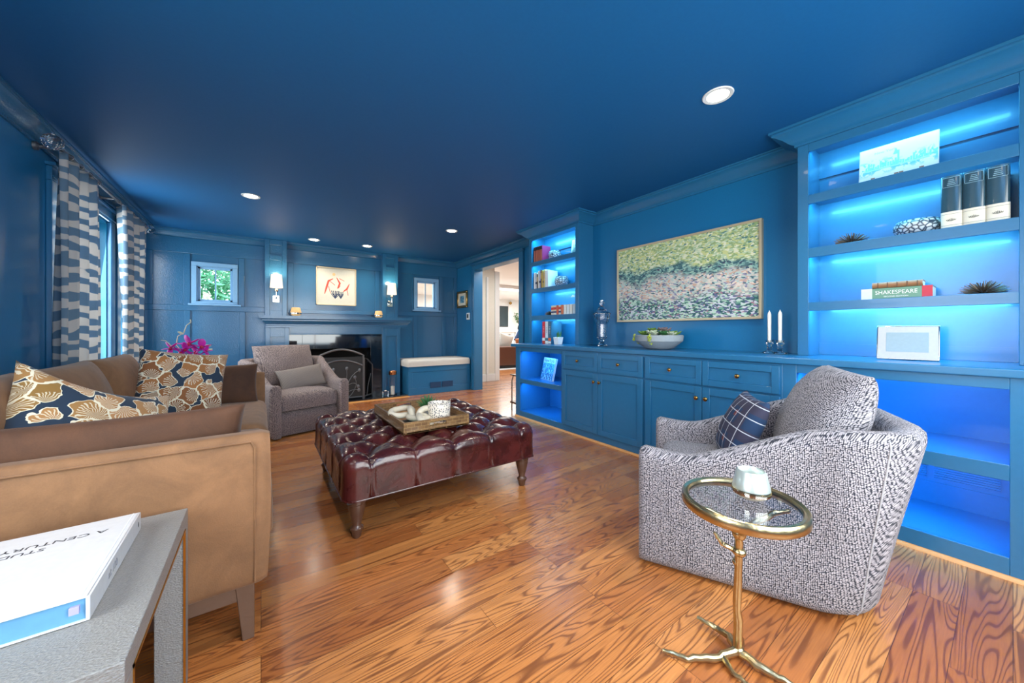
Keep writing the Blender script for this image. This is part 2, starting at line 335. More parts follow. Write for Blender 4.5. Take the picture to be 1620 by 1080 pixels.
# ---------------------------------------------------------------- geometry helpers
class MB:
    def __init__(s): s.v = []; s.f = []; s.uv = {}
    def box(s, x0, y0, z0, x1, y1, z1):
        if x0 > x1: x0, x1 = x1, x0
        if y0 > y1: y0, y1 = y1, y0
        if z0 > z1: z0, z1 = z1, z0
        b = len(s.v)
        s.v += [(x0, y0, z0), (x1, y0, z0), (x1, y1, z0), (x0, y1, z0), (x0, y0, z1), (x1, y0, z1), (x1, y1, z1), (x0, y1, z1)]
        s.f += [tuple(b + i for i in q) for q in ((0, 3, 2, 1), (4, 5, 6, 7), (0, 1, 5, 4), (1, 2, 6, 5), (2, 3, 7, 6), (3, 0, 4, 7))]
        return s
    def hexa(s, pts):
        b = len(s.v); s.v += [tuple(p) for p in pts]
        s.f += [tuple(b + i for i in q) for q in ((0, 3, 2, 1), (4, 5, 6, 7), (0, 1, 5, 4), (1, 2, 6, 5), (2, 3, 7, 6), (3, 0, 4, 7))]
        return s
    def grid(s, fn, nu, nv, cu=False, cv=False, uvfn=None, flip=False):
        b = len(s.v); mu = nu if cu else nu + 1; mv = nv if cv else nv + 1
        for i in range(mu):
            for j in range(mv):
                s.v.append(tuple(fn(i / nu, j / nv)))
                if uvfn: s.uv[len(s.v) - 1] = uvfn(i / nu, j / nv)
        for i in range(nu):
            for j in range(nv):
                a = b + (i % mu) * mv + (j % mv); c = b + ((i + 1) % mu) * mv + (j % mv)
                d = b + ((i + 1) % mu) * mv + ((j + 1) % mv); e = b + (i % mu) * mv + ((j + 1) % mv)
                q = (a, c, d, e) if not flip else (a, e, d, c)
                s.f.append(q)
        return s
    def lathe(s, prof, c=(0, 0, 0), n=24, cap=True, wob=None):
        b = len(s.v); k = len(prof)
        for i in range(n):
            a = 2 * PI * i / n
            for r, z in prof:
                rr = r * (wob(a, z) if wob else 1)
                s.v.append((c[0] + rr * math.cos(a), c[1] + rr * math.sin(a), c[2] + z))
        for i in range(n):
            i2 = (i + 1) % n
            for j in range(k - 1):
                s.f.append((b + i * k + j, b + i2 * k + j, b + i2 * k + j + 1, b + i * k + j + 1))
        if cap:
            if prof[0][0] > 1e-5: s.f.append(tuple(b + i * k for i in reversed(range(n))))
            if prof[-1][0] > 1e-5: s.f.append(tuple(b + i * k + k - 1 for i in range(n)))
        return s
    def tube(s, path, r, n=10, closed=False, cap=True):
        path = [Vector(p) for p in path]; m = len(path)
        rs = r if isinstance(r, (list, tuple)) else [r] * m
        b = len(s.v); up = Vector((0, 0, 1)); prevn = None
        for i, p in enumerate(path):
            if closed: t = (path[(i + 1) % m] - path[i - 1])
            else: t = path[min(i + 1, m - 1)] - path[max(i - 1, 0)]
            t.normalize()
            if prevn is None:
                nn = t.cross(up)
                if nn.length < 1e-3: nn = t.cross(Vector((1, 0, 0)))
            else: nn = prevn - t * prevn.dot(t)
            nn.normalize(); prevn = nn; bb = t.cross(nn)
            for j in range(n):
                a = 2 * PI * j / n; s.v.append(tuple(p + (nn * math.cos(a) + bb * math.sin(a)) * rs[i]))
        for i in range(m if closed else m - 1):
            i2 = (i + 1) % m
            for j in range(n):
                j2 = (j + 1) % n; s.f.append((b + i * n + j, b + i * n + j2, b + i2 * n + j2, b + i2 * n + j))
        if cap and not closed:
            s.f.append(tuple(b + j for j in reversed(range(n)))); s.f.append(tuple(b + (m - 1) * n + j for j in range(n)))
        return s
    def sphere(s, c, r, nu=14, nv=8, m=None):
        rx, ry, rz = (r, r, r) if not isinstance(r, (tuple, list)) else r
        def fn(u, v):
            a = 2 * PI * u; p = PI * (v * 0.998 + 0.001) - PI / 2
            q = Vector((rx * math.cos(p) * math.cos(a), ry * math.cos(p) * math.sin(a), rz * math.sin(p)))
            if m is not None: q = m @ q
            return q + Vector(c)
        return s.grid(fn, nu, nv, cu=True)
    def poly(s, pts, thick):
        """prism: pts are 3-d outline, thick a vector"""
        b = len(s.v); n = len(pts); t = Vector(thick)
        s.v += [tuple(p) for p in pts] + [tuple(Vector(p) + t) for p in pts]
        s.f.append(tuple(b + i for i in reversed(range(n)))); s.f.append(tuple(b + n + i for i in range(n)))
        for i in range(n):
            j = (i + 1) % n; s.f.append((b + i, b + j, b + n + j, b + n + i))
        return s
    def sweep(s, path, prof):
        """path: 2-d points (x,y); prof: (offset to the LEFT of travel, z); mitred"""
        P = [Vector(p) for p in path]; m = len(P); k = len(prof); b = len(s.v)
        for i in range(m):
            d0 = (P[i] - P[i - 1]).normalized() if i > 0 else (P[1] - P[0]).normalized()
            d1 = (P[i + 1] - P[i]).normalized() if i < m - 1 else d0
            n0 = Vector((-d0.y, d0.x)); n1 = Vector((-d1.y, d1.x)); nn = (n0 + n1)
            nn = nn / max(nn.length_squared, 1e-6) * 2
            for o, z in prof: s.v.append((P[i].x + nn.x * o, P[i].y + nn.y * o, z))
        for i in range(m - 1):
            for j in range(k):
                j2 = (j + 1) % k
                s.f.append((b + i * k + j, b + (i + 1) * k + j, b + (i + 1) * k + j2, b + i * k + j2))
        s.f.append(tuple(b + j for j in range(k))); s.f.append(tuple(b + (m - 1) * k + j for j in reversed(range(k))))
        return s
def build(mb, name, mat, parent=None, bevel=0, seg=2, angle=35, flat=False, world=False):
    me = bpy.data.meshes.new(name)
    vs = mb.v
    if parent is not None and world:
        L = parent.location; vs = [(x - L.x, y - L.y, z - L.z) for x, y, z in vs]
    me.from_pydata(vs, [], mb.f)
    if mb.uv:
        ul = me.uv_layers.new(name='UVMap')
        for lp in me.loops: ul.data[lp.index].uv = mb.uv.get(lp.vertex_index, (0, 0))
    bm = bmesh.new(); bm.from_mesh(me); bmesh.ops.recalc_face_normals(bm, faces=bm.faces); bm.to_mesh(me); bm.free()
    me.materials.append(mat)
    if not flat:
        me.shade_smooth(); me.set_sharp_from_angle(angle=math.radians(angle))
    o = bpy.data.objects.new(name, me); COL.objects.link(o)
    if parent is not None: o.parent = parent
    if bevel:
        md = o.modifiers.new('bevel', 'BEVEL'); md.width = bevel; md.segments = seg; md.limit_method = 'ANGLE'; md.angle_limit = math.radians(40)
    return o
def thing(name, label, cat, loc=(0, 0, 0), rz=0, group=None):
    o = bpy.data.objects.new(name, None); COL.objects.link(o); o.empty_display_size = 0.05
    o.location = loc; o.rotation_euler = (0, 0, rz); o['label'] = label; o['category'] = cat
    if group: o['group'] = group
    return o
def tag(o, label, cat, group=None):
    o['label'] = label; o['category'] = cat
    if group: o['group'] = group
    return o
def struct(o): o['kind'] = 'structure'; return o
def dup(root, loc, rz=None, label=None):
    r = root.copy(); COL.objects.link(r); r.location = loc
    if rz is not None: r.rotation_euler = (0, 0, rz)
    if label: r['label'] = label
    for ch in list(root.children):
        c = ch.copy(); COL.objects.link(c); c.parent = r
        for g in list(ch.children):
            d = g.copy(); COL.objects.link(d); d.parent = c
    return r
def text(body, size, name, mat, parent, mtx, extrude=0.0004, align='CENTER', sx=1.0):
    cu = bpy.data.curves.new(name, 'FONT'); cu.body = body; cu.size = size; cu.extrude = extrude; cu.offset = 0; cu.align_x = align; cu.align_y = 'CENTER'
    cu.resolution_u = 3
    tmp = bpy.data.objects.new(name, cu); COL.objects.link(tmp)
    dg = bpy.context.evaluated_depsgraph_get(); me = bpy.data.meshes.new_from_object(tmp.evaluated_get(dg))
    bpy.data.objects.remove(tmp); me.transform(Matrix.Diagonal((sx, 1, 1, 1))); me.transform(mtx)
    me.materials.clear(); me.materials.append(mat)
    o = bpy.data.objects.new(name, me); COL.objects.link(o)
    if parent is not None: o.parent = parent
    return o
def frame_mtx(loc, xdir, ydir):
    x = Vector(xdir).normalized(); y = Vector(ydir).normalized(); z = x.cross(y)
    return Matrix.Translation(Vector(loc)) @ Matrix((x, y, z)).transposed().to_4x4()
def softbox(mb, w, d, h, R, z0=0, cx=0, cy=0, n=28, puff=0.0, hfn=None):
    """draped rounded box with a soft top"""
    Rm = R * PI / 2; side = h - R
    def ax(t, L):
        tot = L - R + Rm + side; U = (t * 2 - 1)
        # concentrate samples on the round
        U = math.copysign(abs(U) ** 0.8, U) * tot
        inner = max(-(L - R), min(L - R, U)); return inner, U - inner
    def fn(u, v):
        x, ex = ax(u, w / 2); y, ey = ax(v, d / 2); e = math.hypot(ex, ey)
        if e > 1e-9: dx, dy = ex / e, ey / e
        else: dx = dy = 0
        if ex and ey: e = max(abs(ex), abs(ey))
        if e < Rm: ho = R * math.sin(e / R); dr = R * (1 - math.cos(e / R))
        else: ho = R; dr = R + min(e - Rm, side)
        X = x + dx * ho; Y = y + dy * ho; Z = h - dr
        k = max(0, 1 - (2 * X / w) ** 2) * max(0, 1 - (2 * Y / d) ** 2)
        Z += puff * k
        if hfn: X, Y, Z = hfn(X, Y, Z, e, Rm)
        return (cx + X, cy + Y, z0 + Z)
    mb.grid(fn, n, n)
    return mb
def pillow_mb(w, h, t, n=20, ear=0.07, sag=0.0, p=0.42):
    mb = MB()
    def f(sign):
        def fn(u, v):
            a = math.sin((u - .5) * PI) * .5 + (u - .5); b = math.sin((v - .5) * PI) * .5 + (v - .5)
            a = max(-1, min(1, a)); b = max(-1, min(1, b))
            x = w / 2 * a * (1 - ear * (1 - b * b)); z = h / 2 * b * (1 - ear * (1 - a * a))
            th = t / 2 * max(0, (1 - a * a) * (1 - b * b)) ** p
            th *= 1 + 0.06 * mn.noise(Vector((x * 9, z * 9, sign * 3 + w * 10)))
            return (x, sign * th, z - sag * (1 - a * a) * (b > 0) * b)
        return fn
    mb.grid(f(1), n, n); mb.grid(f(-1), n, n, flip=True)
    return mb
def weld(o, d=1e-5):
    bm = bmesh.new(); bm.from_mesh(o.data); bmesh.ops.remove_doubles(bm, verts=bm.verts, dist=d)
    bmesh.ops.recalc_face_normals(bm, faces=bm.faces); bm.to_mesh(o.data); bm.free(); return o
def pillow(name, label, w, h, t, mat, loc, rot, group=None, **k):
    o = build(pillow_mb(w, h, t, **k), name, mat, None, angle=80); weld(o)
    o.location = loc; o.rotation_euler = rot; tag(o, label, 'pillow', group); return o

# ================================================================ ROOM SHELL
ZC = 2.50; XL = -1.25; XR = 3.28; YF = 6.60; YN = -1.0
struct(build(MB().box(-1.4, -1.15, -0.1, 12, 14.2, 0), 'floor', M['floor'], None, flat=True))
struct(build(MB().box(-1.4, -1.15, ZC, XR + 0.15, YF + 0.15, ZC + 0.1), 'ceiling', M['ceil'], None, flat=True))
# wall left with two window openings plus a near one added for light
A0, A1, B0, B1, WZ0, WZ1 = 4.07, 5.20, 5.50, 6.25, 0.62, 2.2
m = MB()
m.box(-1.4, -1.15, 0, XL, -.1, ZC); m.box(-1.4, 1.3, 0, XL, A0, ZC); m.box(-1.4, -.1, 0, XL, 1.3, .8); m.box(-1.4, -.1, WZ1, XL, 1.3, ZC); m.box(-1.4, A1, 0, XL, B0, ZC); m.box(-1.4, B1, 0, XL, YF + .15, ZC)
m.box(-1.4, A0, 0, XL, A1, WZ0); m.box(-1.4, B0, 0, XL, B1, WZ0); m.box(-1.4, A0, WZ1, XL, A1, ZC); m.box(-1.4, B0, WZ1, XL, B1, ZC)
struct(build(m, 'wall_left', M['paint'], None, flat=True))
# unseen near wall, its wide window added to bring in light
m = MB(); m.box(-1.25, -1.15, 0, -0.1, YN, ZC); m.box(2.3, -1.15, 0, XR, YN, ZC); m.box(-0.1, -1.15, 0, 2.3, YN, 0.65); m.box(-0.1, -1.15, 2.25, 2.3, YN, ZC)
struct(build(m, 'wall_near', M['paint'], None, flat=True))
# far wall with two small windows and the firebox hole
FW = [(-0.735, -0.335, 1.53, 2.03), (2.43, 2.82, 1.55, 2.08)]
m = MB()
for (x0, x1, z0, z1) in FW: m.box(x0, YF, 0, x1, YF + .15, z0); m.box(x0, YF, z1, x1, YF + .15, ZC)
m.box(-1.25, YF, 0, FW[0][0], YF + .15, ZC); m.box(FW[0][1], YF, 0, 0.5, YF + .15, ZC); m.box(1.55, YF, 0, FW[1][0], YF + .15, ZC); m.box(FW[1][1], YF, 0, XR, YF + .15, ZC)
m.box(0.5, YF, 0.85, 1.55, YF + .15, ZC)
struct(build(m, 'wall_far', M['panel'], None, flat=True))
# right wall with doorway
D0, D1, DZ = 4.42, 5.86, 2.27
m = MB(); m.box(XR, -1.15, 0, XR + .15, D0, ZC); m.box(XR, D1, 0, XR + .15, YF + .15, ZC); m.box(XR, D0, DZ, XR + .15, D1, ZC)
struct(build(m, 'wall_right', M['paint'], None, flat=True))
# panelling battens on the far wall
m = MB(); yb = YF - 0.022
def bat(x0, x1, z0, z1): m.box(x0, yb, z0, x1, YF - .001, z1)
bat(-1.25, XR, 2.19, 2.40); bat(-1.25, 0.05, 1.40, 1.475); bat(2.02, XR, 1.40, 1.475); bat(-1.25, -1.17, 0.6, 1.3995); bat(3.2, XR, .6, 1.3995); bat(-1.25, -1.17, 1.4755, 2.1895); bat(3.2, XR, 1.4755, 2.1895)
bat(-0.86, -0.80, 0.6, 1.3995); bat(-0.26, -0.19, 0.6, 1.3995); bat(2.36, 2.44, .6, 1.3995); bat(2.96, 3.03, .6, 1.3995)
bat(-0.87, -0.80, 1.4755, 2.1895); bat(-0.27, -0.20, 1.4755, 2.1895); bat(2.33, 2.37, 1.4755, 2.1895); bat(2.885, 2.96, 1.4755, 2.1895); bat(0.421, 1.659, 1.40, 1.46)
bat(0.34, 0.42, 1.4, 2.1895); bat(1.66, 1.74, 1.4, 2.1895)
struct(build(m, 'trim_1', M['panel'], None, bevel=0.004))
# crown moulding round the room (butts into the bookcases)
def crownp(dz=0.0, s=1.0): return [(0.0, ZC - .12 * s), (0.012, ZC - .12 * s), (0.012, ZC - .10 * s), (0.022, ZC - .092 * s), (0.035, ZC - .075 * s), (0.058 * s, ZC - .045 * s), (0.078 * s, ZC - .032 * s), (0.088 * s, ZC - .028 * s), (0.088 * s, ZC - .012), (0.1 * s, ZC - .012), (0.1 * s, ZC - .0005), (0.0, ZC - .0005)]
m = MB(); m.sweep([(XR, 0.86), (XR, 2.93)], crownp())
struct(build(m, 'trim_2', M['cab'], None, angle=20))
m = MB(); m.sweep([(XR, 3.87), (XR, YF), (XL, YF), (XL, YN)], crownp())
struct(build(m, 'trim_3', M['panel'], None, angle=20))
# doorway casing
m = MB()
m.box(XR - .018, D0 - .11, 0, XR - .0005, D0 + .012, DZ + .06); m.box(XR - .018, D1 - .012, 0, XR - .0005, D1 + .07, DZ + .06)
m.box(XR - .03, D0 - .112, 0, XR - .0182, D0 - .09, DZ + .06); m.box(XR - .03, D1 + .055, 0, XR - .0182, D1 + .072, DZ + .06)
m.box(XR, D0 + .0005, 0, XR + .17, D0 + .012, DZ - .0005); m.box(XR, D1 - .012, 0, XR + .17, D1 - .0005, DZ - .0005); m.box(XR, D0 + .0125, DZ - .014, XR + .17, D1 - .0125, DZ - .001)
m.box(XR - .018, D0 + .0122, DZ - .012, XR - .0005, D1 - .0122, DZ + .06)
m.box(XR - .019, D0 - .113, DZ + .0602, XR - .0005, D1 + .073, DZ + .0698)
m.box(XR - .035, D0 - .12, DZ + .07, XR - .001, D1 + .09, DZ + .085); m.box(XR - .055, D0 - .13, DZ + .085, XR - .001, D1 + .11, DZ + .10)
struct(build(m, 'door_1', M['cab'], None, bevel=0.003))
# baseboards
m = MB(); m.box(XR - .016, 3.87, 0, XR - .001, D0 - .11, .14); m.box(XR - .016, D1 + .07, 0, XR - .001, 5.99, .14)
struct(build(m, 'baseboard_right', M['cab'], None, bevel=.003))
m = MB(); m.box(XL, -1, 0, XL + .016, 6, .14)
struct(build(m, 'baseboard_left', M['paint'], None, bevel=.003))
struct(build(MB().sweep([(2.75, 3.80), (2.75, -0.9)], [(-.001, 0), (.001, .018), (-.008, .016), (-.014, .008), (-.016, 0)]), 'trim_4', M['shoe'], None))
struct(build(MB().box(0.0, 5.885, 0.0005, 2.06, 5.995, 0.006), 'trim_5', cm('pale_floor_border', 232, 168, 96, .25), None, bevel=.002))  # strip in front of the hearth, paler than the floor

# left wall windows: casing + sash + glass
def left_window(idx, y0, y1, c0, c1):
    m = MB(); x = XL
    m.box(x - .0, y0 - c0, WZ0, x + .03, y0, WZ1 + .0); m.box(x, y1, WZ0, x + .03, y1 + c1, WZ1)
    m.box(x, y0 - c0, WZ1 + .0005, x + .03, y1 + c1, WZ1 + .0995); m.box(x, y0 - c0 - .02, WZ1 + .1, x + .055, y1 + c1 + .02, WZ1 + .125)
    m.box(x + .0301, y0 - c0, WZ1 + .02, x + .04, y1 + c1, WZ1 + .035); m.box(x, y0 - c0 - .02, WZ0 - .05, x + .06, y1 + c1 + .02, WZ0 - .0005)
    o = build(m, 'window_%d' % idx, M['cab'], None, bevel=.004); struct(o)
    m = MB(); m.box(x - .149, y0, WZ0, x, y0 + .02, WZ1); m.box(x - .149, y1 - .02, WZ0, x, y1, WZ1); m.box(x - .149, y0, WZ1 - .02, x, y1, WZ1); m.box(x - .149, y0, WZ0, x, y1, WZ0 + .02)
    build(m, 'window_jamb', M['teal'], o)
    m = MB(); xx = x - .1
    for (a, b, c, d) in ((y0 + .02, y0 + .065, WZ0 + .02, WZ1 - .02), (y1 - .065, y1 - .02, WZ0 + .02, WZ1 - .02)): m.box(xx, a, c, xx + .04, b, d)
    for z in (WZ0 + .02, (WZ0 + WZ1) / 2 - .02, WZ1 - .07): m.box(xx, y0 + .06, z, xx + .04, y1 - .06, z + .05)
    build(m, 'window_sash', M['teal'], o, bevel=.003)
    build(MB().box(xx + .015, y0 + .06, WZ0 + .05, xx + .021, y1 - .06, WZ1 - .05), 'window_pane', M['pane'], o)
left_window(1, A0, A1, .10, .12); left_window(2, B0, B1, .11, .10)
WZ0 = .8; left_window(6, -.1, 1.3, .1, .1); WZ0 = .62  # last window is out of view, added to light the right side
def far_window(idx, x0, x1, z0, z1, rows):
    m = MB(); y = YF; cw = .055
    m.box(x0 - cw, y - .03, z0 + .0005, x0, y, z1 - .0005); m.box(x1, y - .03, z0 + .0005, x1 + cw, y, z1 - .0005); m.box(x0 - cw, y - .03, z1, x1 + cw, y, z1 + cw)
    m.box(x0 - cw - .03, y - .05, z0 - .055, x1 + cw + .04, y, z0 - .0305); m.box(x0 - cw, y - .03, z0 - .03, x1 + cw, y, z0)
    o = build(m, 'window_%d' % idx, M['frame_blue'], None, bevel=.004); struct(o)
    m = MB(); a = y + .03
    m.box(x0, a, z0, x0 + .035, a + .05, z1); m.box(x1 - .035, a, z0, x1, a + .05, z1); m.box(x0, a, z0, x1, a + .05, z0 + .035); m.box(x0, a, z1 - .035, x1, a + .05, z1)
    xm = (x0 + x1) / 2; m.box(xm - .008, a + .01, z0, xm + .008, a + .03, z1)
    if rows:
        zm = (z0 + z1) / 2; m.box(x0, a + .01, zm - .007, x1, a + .03, zm + .007)
    build(m, 'window_sash', M['frame_blue'], o, bevel=.003)
    m = MB(); m.box(x0, y, z0, x0 + .008, y + .15, z1); m.box(x1 - .008, y, z0, x1, y + .15, z1); m.box(x0, y, z0, x1, y + .15, z0 + .008); m.box(x0, y, z1 - .008, x1, y + .15, z1)
    build(m, 'window_jamb', M['frame_blue'], o)
    build(MB().box(x0 + .03, a + .018, z0 + .03, x1 - .03, a + .022, z1 - .03), 'window_pane', M['pane'], o)
far_window(3, *FW[0], False); far_window(4, *FW[1], False)
# frame of the added window in the near wall, behind the viewpoint
m = MB(); m.box(-0.2, -1.0, .58, -.1, -.97, 2.33); m.box(2.3, -1, .58, 2.4, -.97, 2.33); m.box(-.2, -1, 2.25, 2.4, -.97, 2.33); m.box(-.2, -1, .58, 2.4, -.95, .65)
m.box(.68, -1.08, .65, .72, -1.04, 2.25); m.box(1.48, -1.08, .65, 1.52, -1.04, 2.25)
struct(build(m, 'window_5', M['cab'], None, bevel=.004))

# ================================================================ OUTSIDE
def leaf_cloud(name, label, cat, c, rad, n, size, mats, seed):
    rnd = random.Random(seed); m = MB()
    for i in range(n):
        a = Vector((rnd.gauss(0, 1), rnd.gauss(0, 1), rnd.gauss(0, 1))).normalized() * (rnd.random() ** .4)
        p = Vector((c[0] + a.x * rad[0], c[1] + a.y * rad[1], c[2] + a.z * rad[2]))
        u = Vector((rnd.gauss(0, 1), rnd.gauss(0, 1), rnd.gauss(0, 1))).normalized(); v = u.orthogonal().normalized()
        s = size * rnd.uniform(.6, 1.3); nn = u.cross(v) * s * .12
        m.poly([p - u * s, p + v * s * .35, p + u * s, p - v * s * .35], nn)
    t = thing(name, label, cat, (c[0], c[1], -0.1))
    o = build(m, 'foliage', mats[0], t, flat=True, world=True); o['kind'] = 'stuff'
    build(MB().tube([(c[0], c[1], -.1), (c[0] + .05, c[1], c[2])], [.07, .04]), 'trunk', M['legwood'], t, world=True)
    return t
M['hedge'] = simple('garden_leaves', hexc(120, 196, 150), 0.6)
leaf_cloud('garden_shrub', 'leafy green shrub outside the small window left of the mantel', 'shrub', (-1.5, 8.9, 2.0), (1.3, .5, 1.7), 5200, .085, [M['hedge']], 3)
t = thing('neighbouring_house', 'pale house side with a lattice window, outside the small right far window', 'house', (6.2, 14.5, -.1))
build(MB().box(4.9, 14.5, -.1, 9, 15, 5.0), 'house_wall', cm('pale_siding', 236, 240, 242), t, world=True)
m = MB(); m.box(5.35, 14.44, 2.0, 6.5, 14.49, 3.5)
wn = build(m, 'house_window', M['tv'], t, world=True)
m = MB()
for x in (5.35, 5.73, 6.11, 6.47): m.box(x - .03, 14.40, 2.0, x + .03, 14.45, 3.5)
for z in (2.0, 2.5, 3.0, 3.5): m.box(5.32, 14.40, z - .03, 6.5, 14.45, z + .03)
o = build(m, 'window_lattice', M['white'], t, world=True)
struct(build(MB().box(-30, 14.3, -.3, 40, 60, -.1), 'trim_6', cm('garden_lawn', 110, 140, 80, .9), None, flat=True))
struct(build(MB().box(-30, -10, -.3, -1.4, 14.3, -.1), 'trim_7', M['garden_lawn'], None, flat=True))

# ================================================================ FAMILY ROOM BEYOND THE DOORWAY
struct(build(MB().box(XR + .151, 3.0, 2.6, 12, 14.2, 2.7), 'ceiling_family_room', M['white'], None, flat=True))
struct(build(MB().box(XR + .151, 6.72, 0, 4.28, 6.85, 2.6), 'wall_hall', cm('cream_wall_paint', 232, 228, 214), None, flat=True))
m = MB(); m.box(4.28, 6.70, 0, 4.40, 6.87, 2.45); m.box(4.05, 6.69, .0, 4.1, 6.72, 2.3)
struct(build(m, 'door_2', M['white'], None, bevel=.004))
struct(build(MB().box(XR + .151, 6.70, 0, 4.28, 6.72, .16), 'baseboard_hall', M['white'], None, bevel=.003))
struct(build(MB().box(XR + .151, 14, 0, 12, 14.2, 2.6), 'wall_family_room', M['white'], None, flat=True))
m = MB(); m.box(11.9, 3, 0, 12, 14, 2.6); m.box(XR + .151, 3, 0, 12, 3.1, 2.6)
struct(build(m, 'wall_side', M['white'], None, flat=True))
m = MB(); m.box(6.0, 9.5, 2.42, 12, 9.75, 2.6)
struct(build(m, 'trim_8', M['white'], None, bevel=.004))
area('family_room_fill', (7.8, 10.5, 2.5), (0, 0, -1), 5, 5, 300, (1, .98, .94))  # area lamp under the ceiling, added to brighten the family room
area('hall_fill', (4.2, 5.0, 2.5), (0, 0, -1), 1.2, 1.5, 34, (1, .97, .92))  # area lamp added overhead to brighten the hall
t = thing('outlet_plate', 'white outlet plate low on the cream hall wall', 'outlet', (3.93, 6.715, .38)); build(MB().box(-.035, -.006, -.055, .035, 0, .055), 'plate', M['white'], t, bevel=.003)
build(MB().box(-.015, -.009, .01, .015, -.005, .035).box(-.015, -.009, -.035, .015, -.005, -.01), 'socket', cm('socket_grey', 190, 190, 186), t)
t = thing('television', 'dark wall television above the white family room fireplace', 'television', (9.35, 13.95, 1.8))
build(MB().box(-.45, 0, -.47, .29, .04, .47), 'screen', M['tv'], t, bevel=.005); build(MB().box(-.47, .01, -.49, .31, .049, .49), 'bezel', M['black'], t, bevel=.005)
t = thing('family_room_fireplace', 'white fireplace with dark firebox below the television', 'fireplace', (9.4, 13.99, 0))
build(MB().box(-.6, -.35, 1.05, .5, 0, 1.15).box(-.55, -.25, 0, -.38, 0, 1.05).box(.3, -.25, 0, .47, 0, 1.05).box(-.38, -.25, .95, .3, 0, 1.05), 'mantel', M['white'], t, bevel=.01)
build(MB().box(-.38, -.12, 0, .3, 0, .95), 'firebox', M['tv'], t, bevel=.01)
m = MB()
for z in (.2, .45, .7): m.tube([(-.33, -.14, z), (.26, -.14, z)], .014, 6)
build(m, 'grate', M['iron'], t)
t = thing('wall_sconce', 'round brass wall light on the white family room wall', 'wall light', (9.75, 13.95, 2.44))
build(MB().sphere((0, -.05, 0), .07), 'brass_globe', M['brass'], t); build(MB().lathe([(.06, 0), (.06, .02)], (0, 0, -.01)), 'backplate', M['brass'], t)
t = thing('potted_branches', 'leafy branches in a vase beside the television', 'plant', (10.05, 13.6, 1.15))
build(MB().lathe([(.05, 0), (.09, .08), (.06, .2), (.04, .24)]), 'vase', M['black'], t)
m = MB(); rnd = random.Random(5); ml = MB()
for i in range(12):
    a = rnd.uniform(0, 2 * PI); e = (math.cos(a) * rnd.uniform(.1, .36), math.sin(a) * .25, rnd.uniform(.5, .85)); m.tube([(0, 0, .2), (e[0] * .4, e[1] * .4, .45), e], .006, 5)
    for k in range(7):
        f = rnd.uniform(.4, 1); ml.sphere((e[0] * f + rnd.uniform(-.05, .05), e[1] * f, .2 + (e[2] - .2) * f), (.035, .008, .018), 6, 4)
build(m, 'branch', M['legwood'], t); o = build(ml, 'leaves', M['leafd'], t); o['kind'] = 'stuff'
build(MB().box(9.92, 13.3, 0, 10.5, 13.98, 1.15), 'low_cabinet', M['white'], None, bevel=.01); tag(bpy.data.objects['low_cabinet'], 'white low cabinet holding the vase of branches', 'cabinet')
t = thing('leather_sofa', 'dark brown leather sofa with its back to the doorway', 'sofa', (6.2, 8.7, 0), -0.12)
build(MB().box(-.95, -.1, .08, 1.1, .15, .66), 'backrest', M['brownleather'], t, bevel=.05, seg=4); build(MB().box(-.9, .15, .1, 1.05, .9, .42), 'seat', M['brownleather'], t, bevel=.05, seg=3)
for a_, b_ in ((-.95, -.75), (.9, 1.1)): build(MB().box(a_, .15, .1, b_, .95, .6), 'arm', M['brownleather'], t, bevel=.04, seg=3)
build(MB().box(-.93, -.08, .013, 1.08, .9, .08), 'plinth', M['black'], t)
pillow('throw_pillow', 'white pillow peeking over the brown leather sofa', .5, .45, .16, M['linen'], (6.08, 8.95, .80), (.15, .25, -.1))
pillow('throw_pillow', 'navy blue pillow on the brown leather sofa', .42, .42, .16, cm('navy_fabric', 40, 66, 104, .8), (6.95, 9.3, .93), (.15, .4, -.1))
pillow('throw_pillow', 'cognac leather pillow beside the navy pillow', .42, .3, .15, cm('cognac_leather', 178, 102, 58, .45), (6.72, 9.0, .76), (.15, -.2, -.1))
build(MB().box(4.6, 8.4, .001, 9.5, 12.5, .012), 'area_rug', cm('pale_rug', 214, 214, 214, .9), None); tag(bpy.data.objects['area_rug'], 'pale grey rug under the brown leather sofa', 'rug')

# ================================================================ FIREPLACE WALL
t = thing('fireplace', 'blue painted fireplace with black granite surround and wide mantel shelf', 'fireplace', (1.05, 6.0, 0))
m = MB()
m.sweep([(-.02, 6.59), (-.02, 6.22), (2.22, 6.22), (2.22, 6.59)], [(0, 1.345), (.0, 1.30), (.02, 1.30), (.03, 1.285), (.03, 1.27), (.065, 1.235), (.075, 1.215), (.075, 1.20), (.09, 1.195), (.09, 1.17), (.3, 1.17), (.3, 1.345)][::-1])
m.box(.02, 6.26, 1.30, 2.18, 6.595, 1.344)
build(m, 'mantel_shelf', M['panel'], t, angle=20, world=True)
build(MB().box(.05, 6.325, 1.06, 2.03, 6.598, 1.2).box(.05, 6.32, 1.06, 2.03, 6.34, 1.08), 'frieze', M['panel'], t, bevel=.004, world=True)
for x0, x1 in ((.053, .345), (1.715, 2.02)):
    m = MB(); m.box(x0, 6.33, 0, x1, 6.598, 1.165); m.box(x0, 6.30, .0225, x0 + .055, 6.3298, 1.1648); m.box(x1 - .055, 6.30, .0225, x1, 6.3298, 1.1648)
    m.box(x0 + .0552, 6.30, 1.03, x1 - .0552, 6.3298, 1.1648); m.box(x0 + .0552, 6.30, .0225, x1 - .0552, 6.3298, .16); m.box(x0 - .015, 6.285, 1.165, x1 + .015, 6.598, 1.169)
    build(m, 'pilaster', M['panel'], t, bevel=.003, world=True)
m = MB(); m.box(.345, 6.345, 0, .52, 6.598, 1.06); m.box(1.53, 6.345, 0, 1.715, 6.598, 1.06); m.box(.52, 6.345, .83, 1.53, 6.598, 1.06)
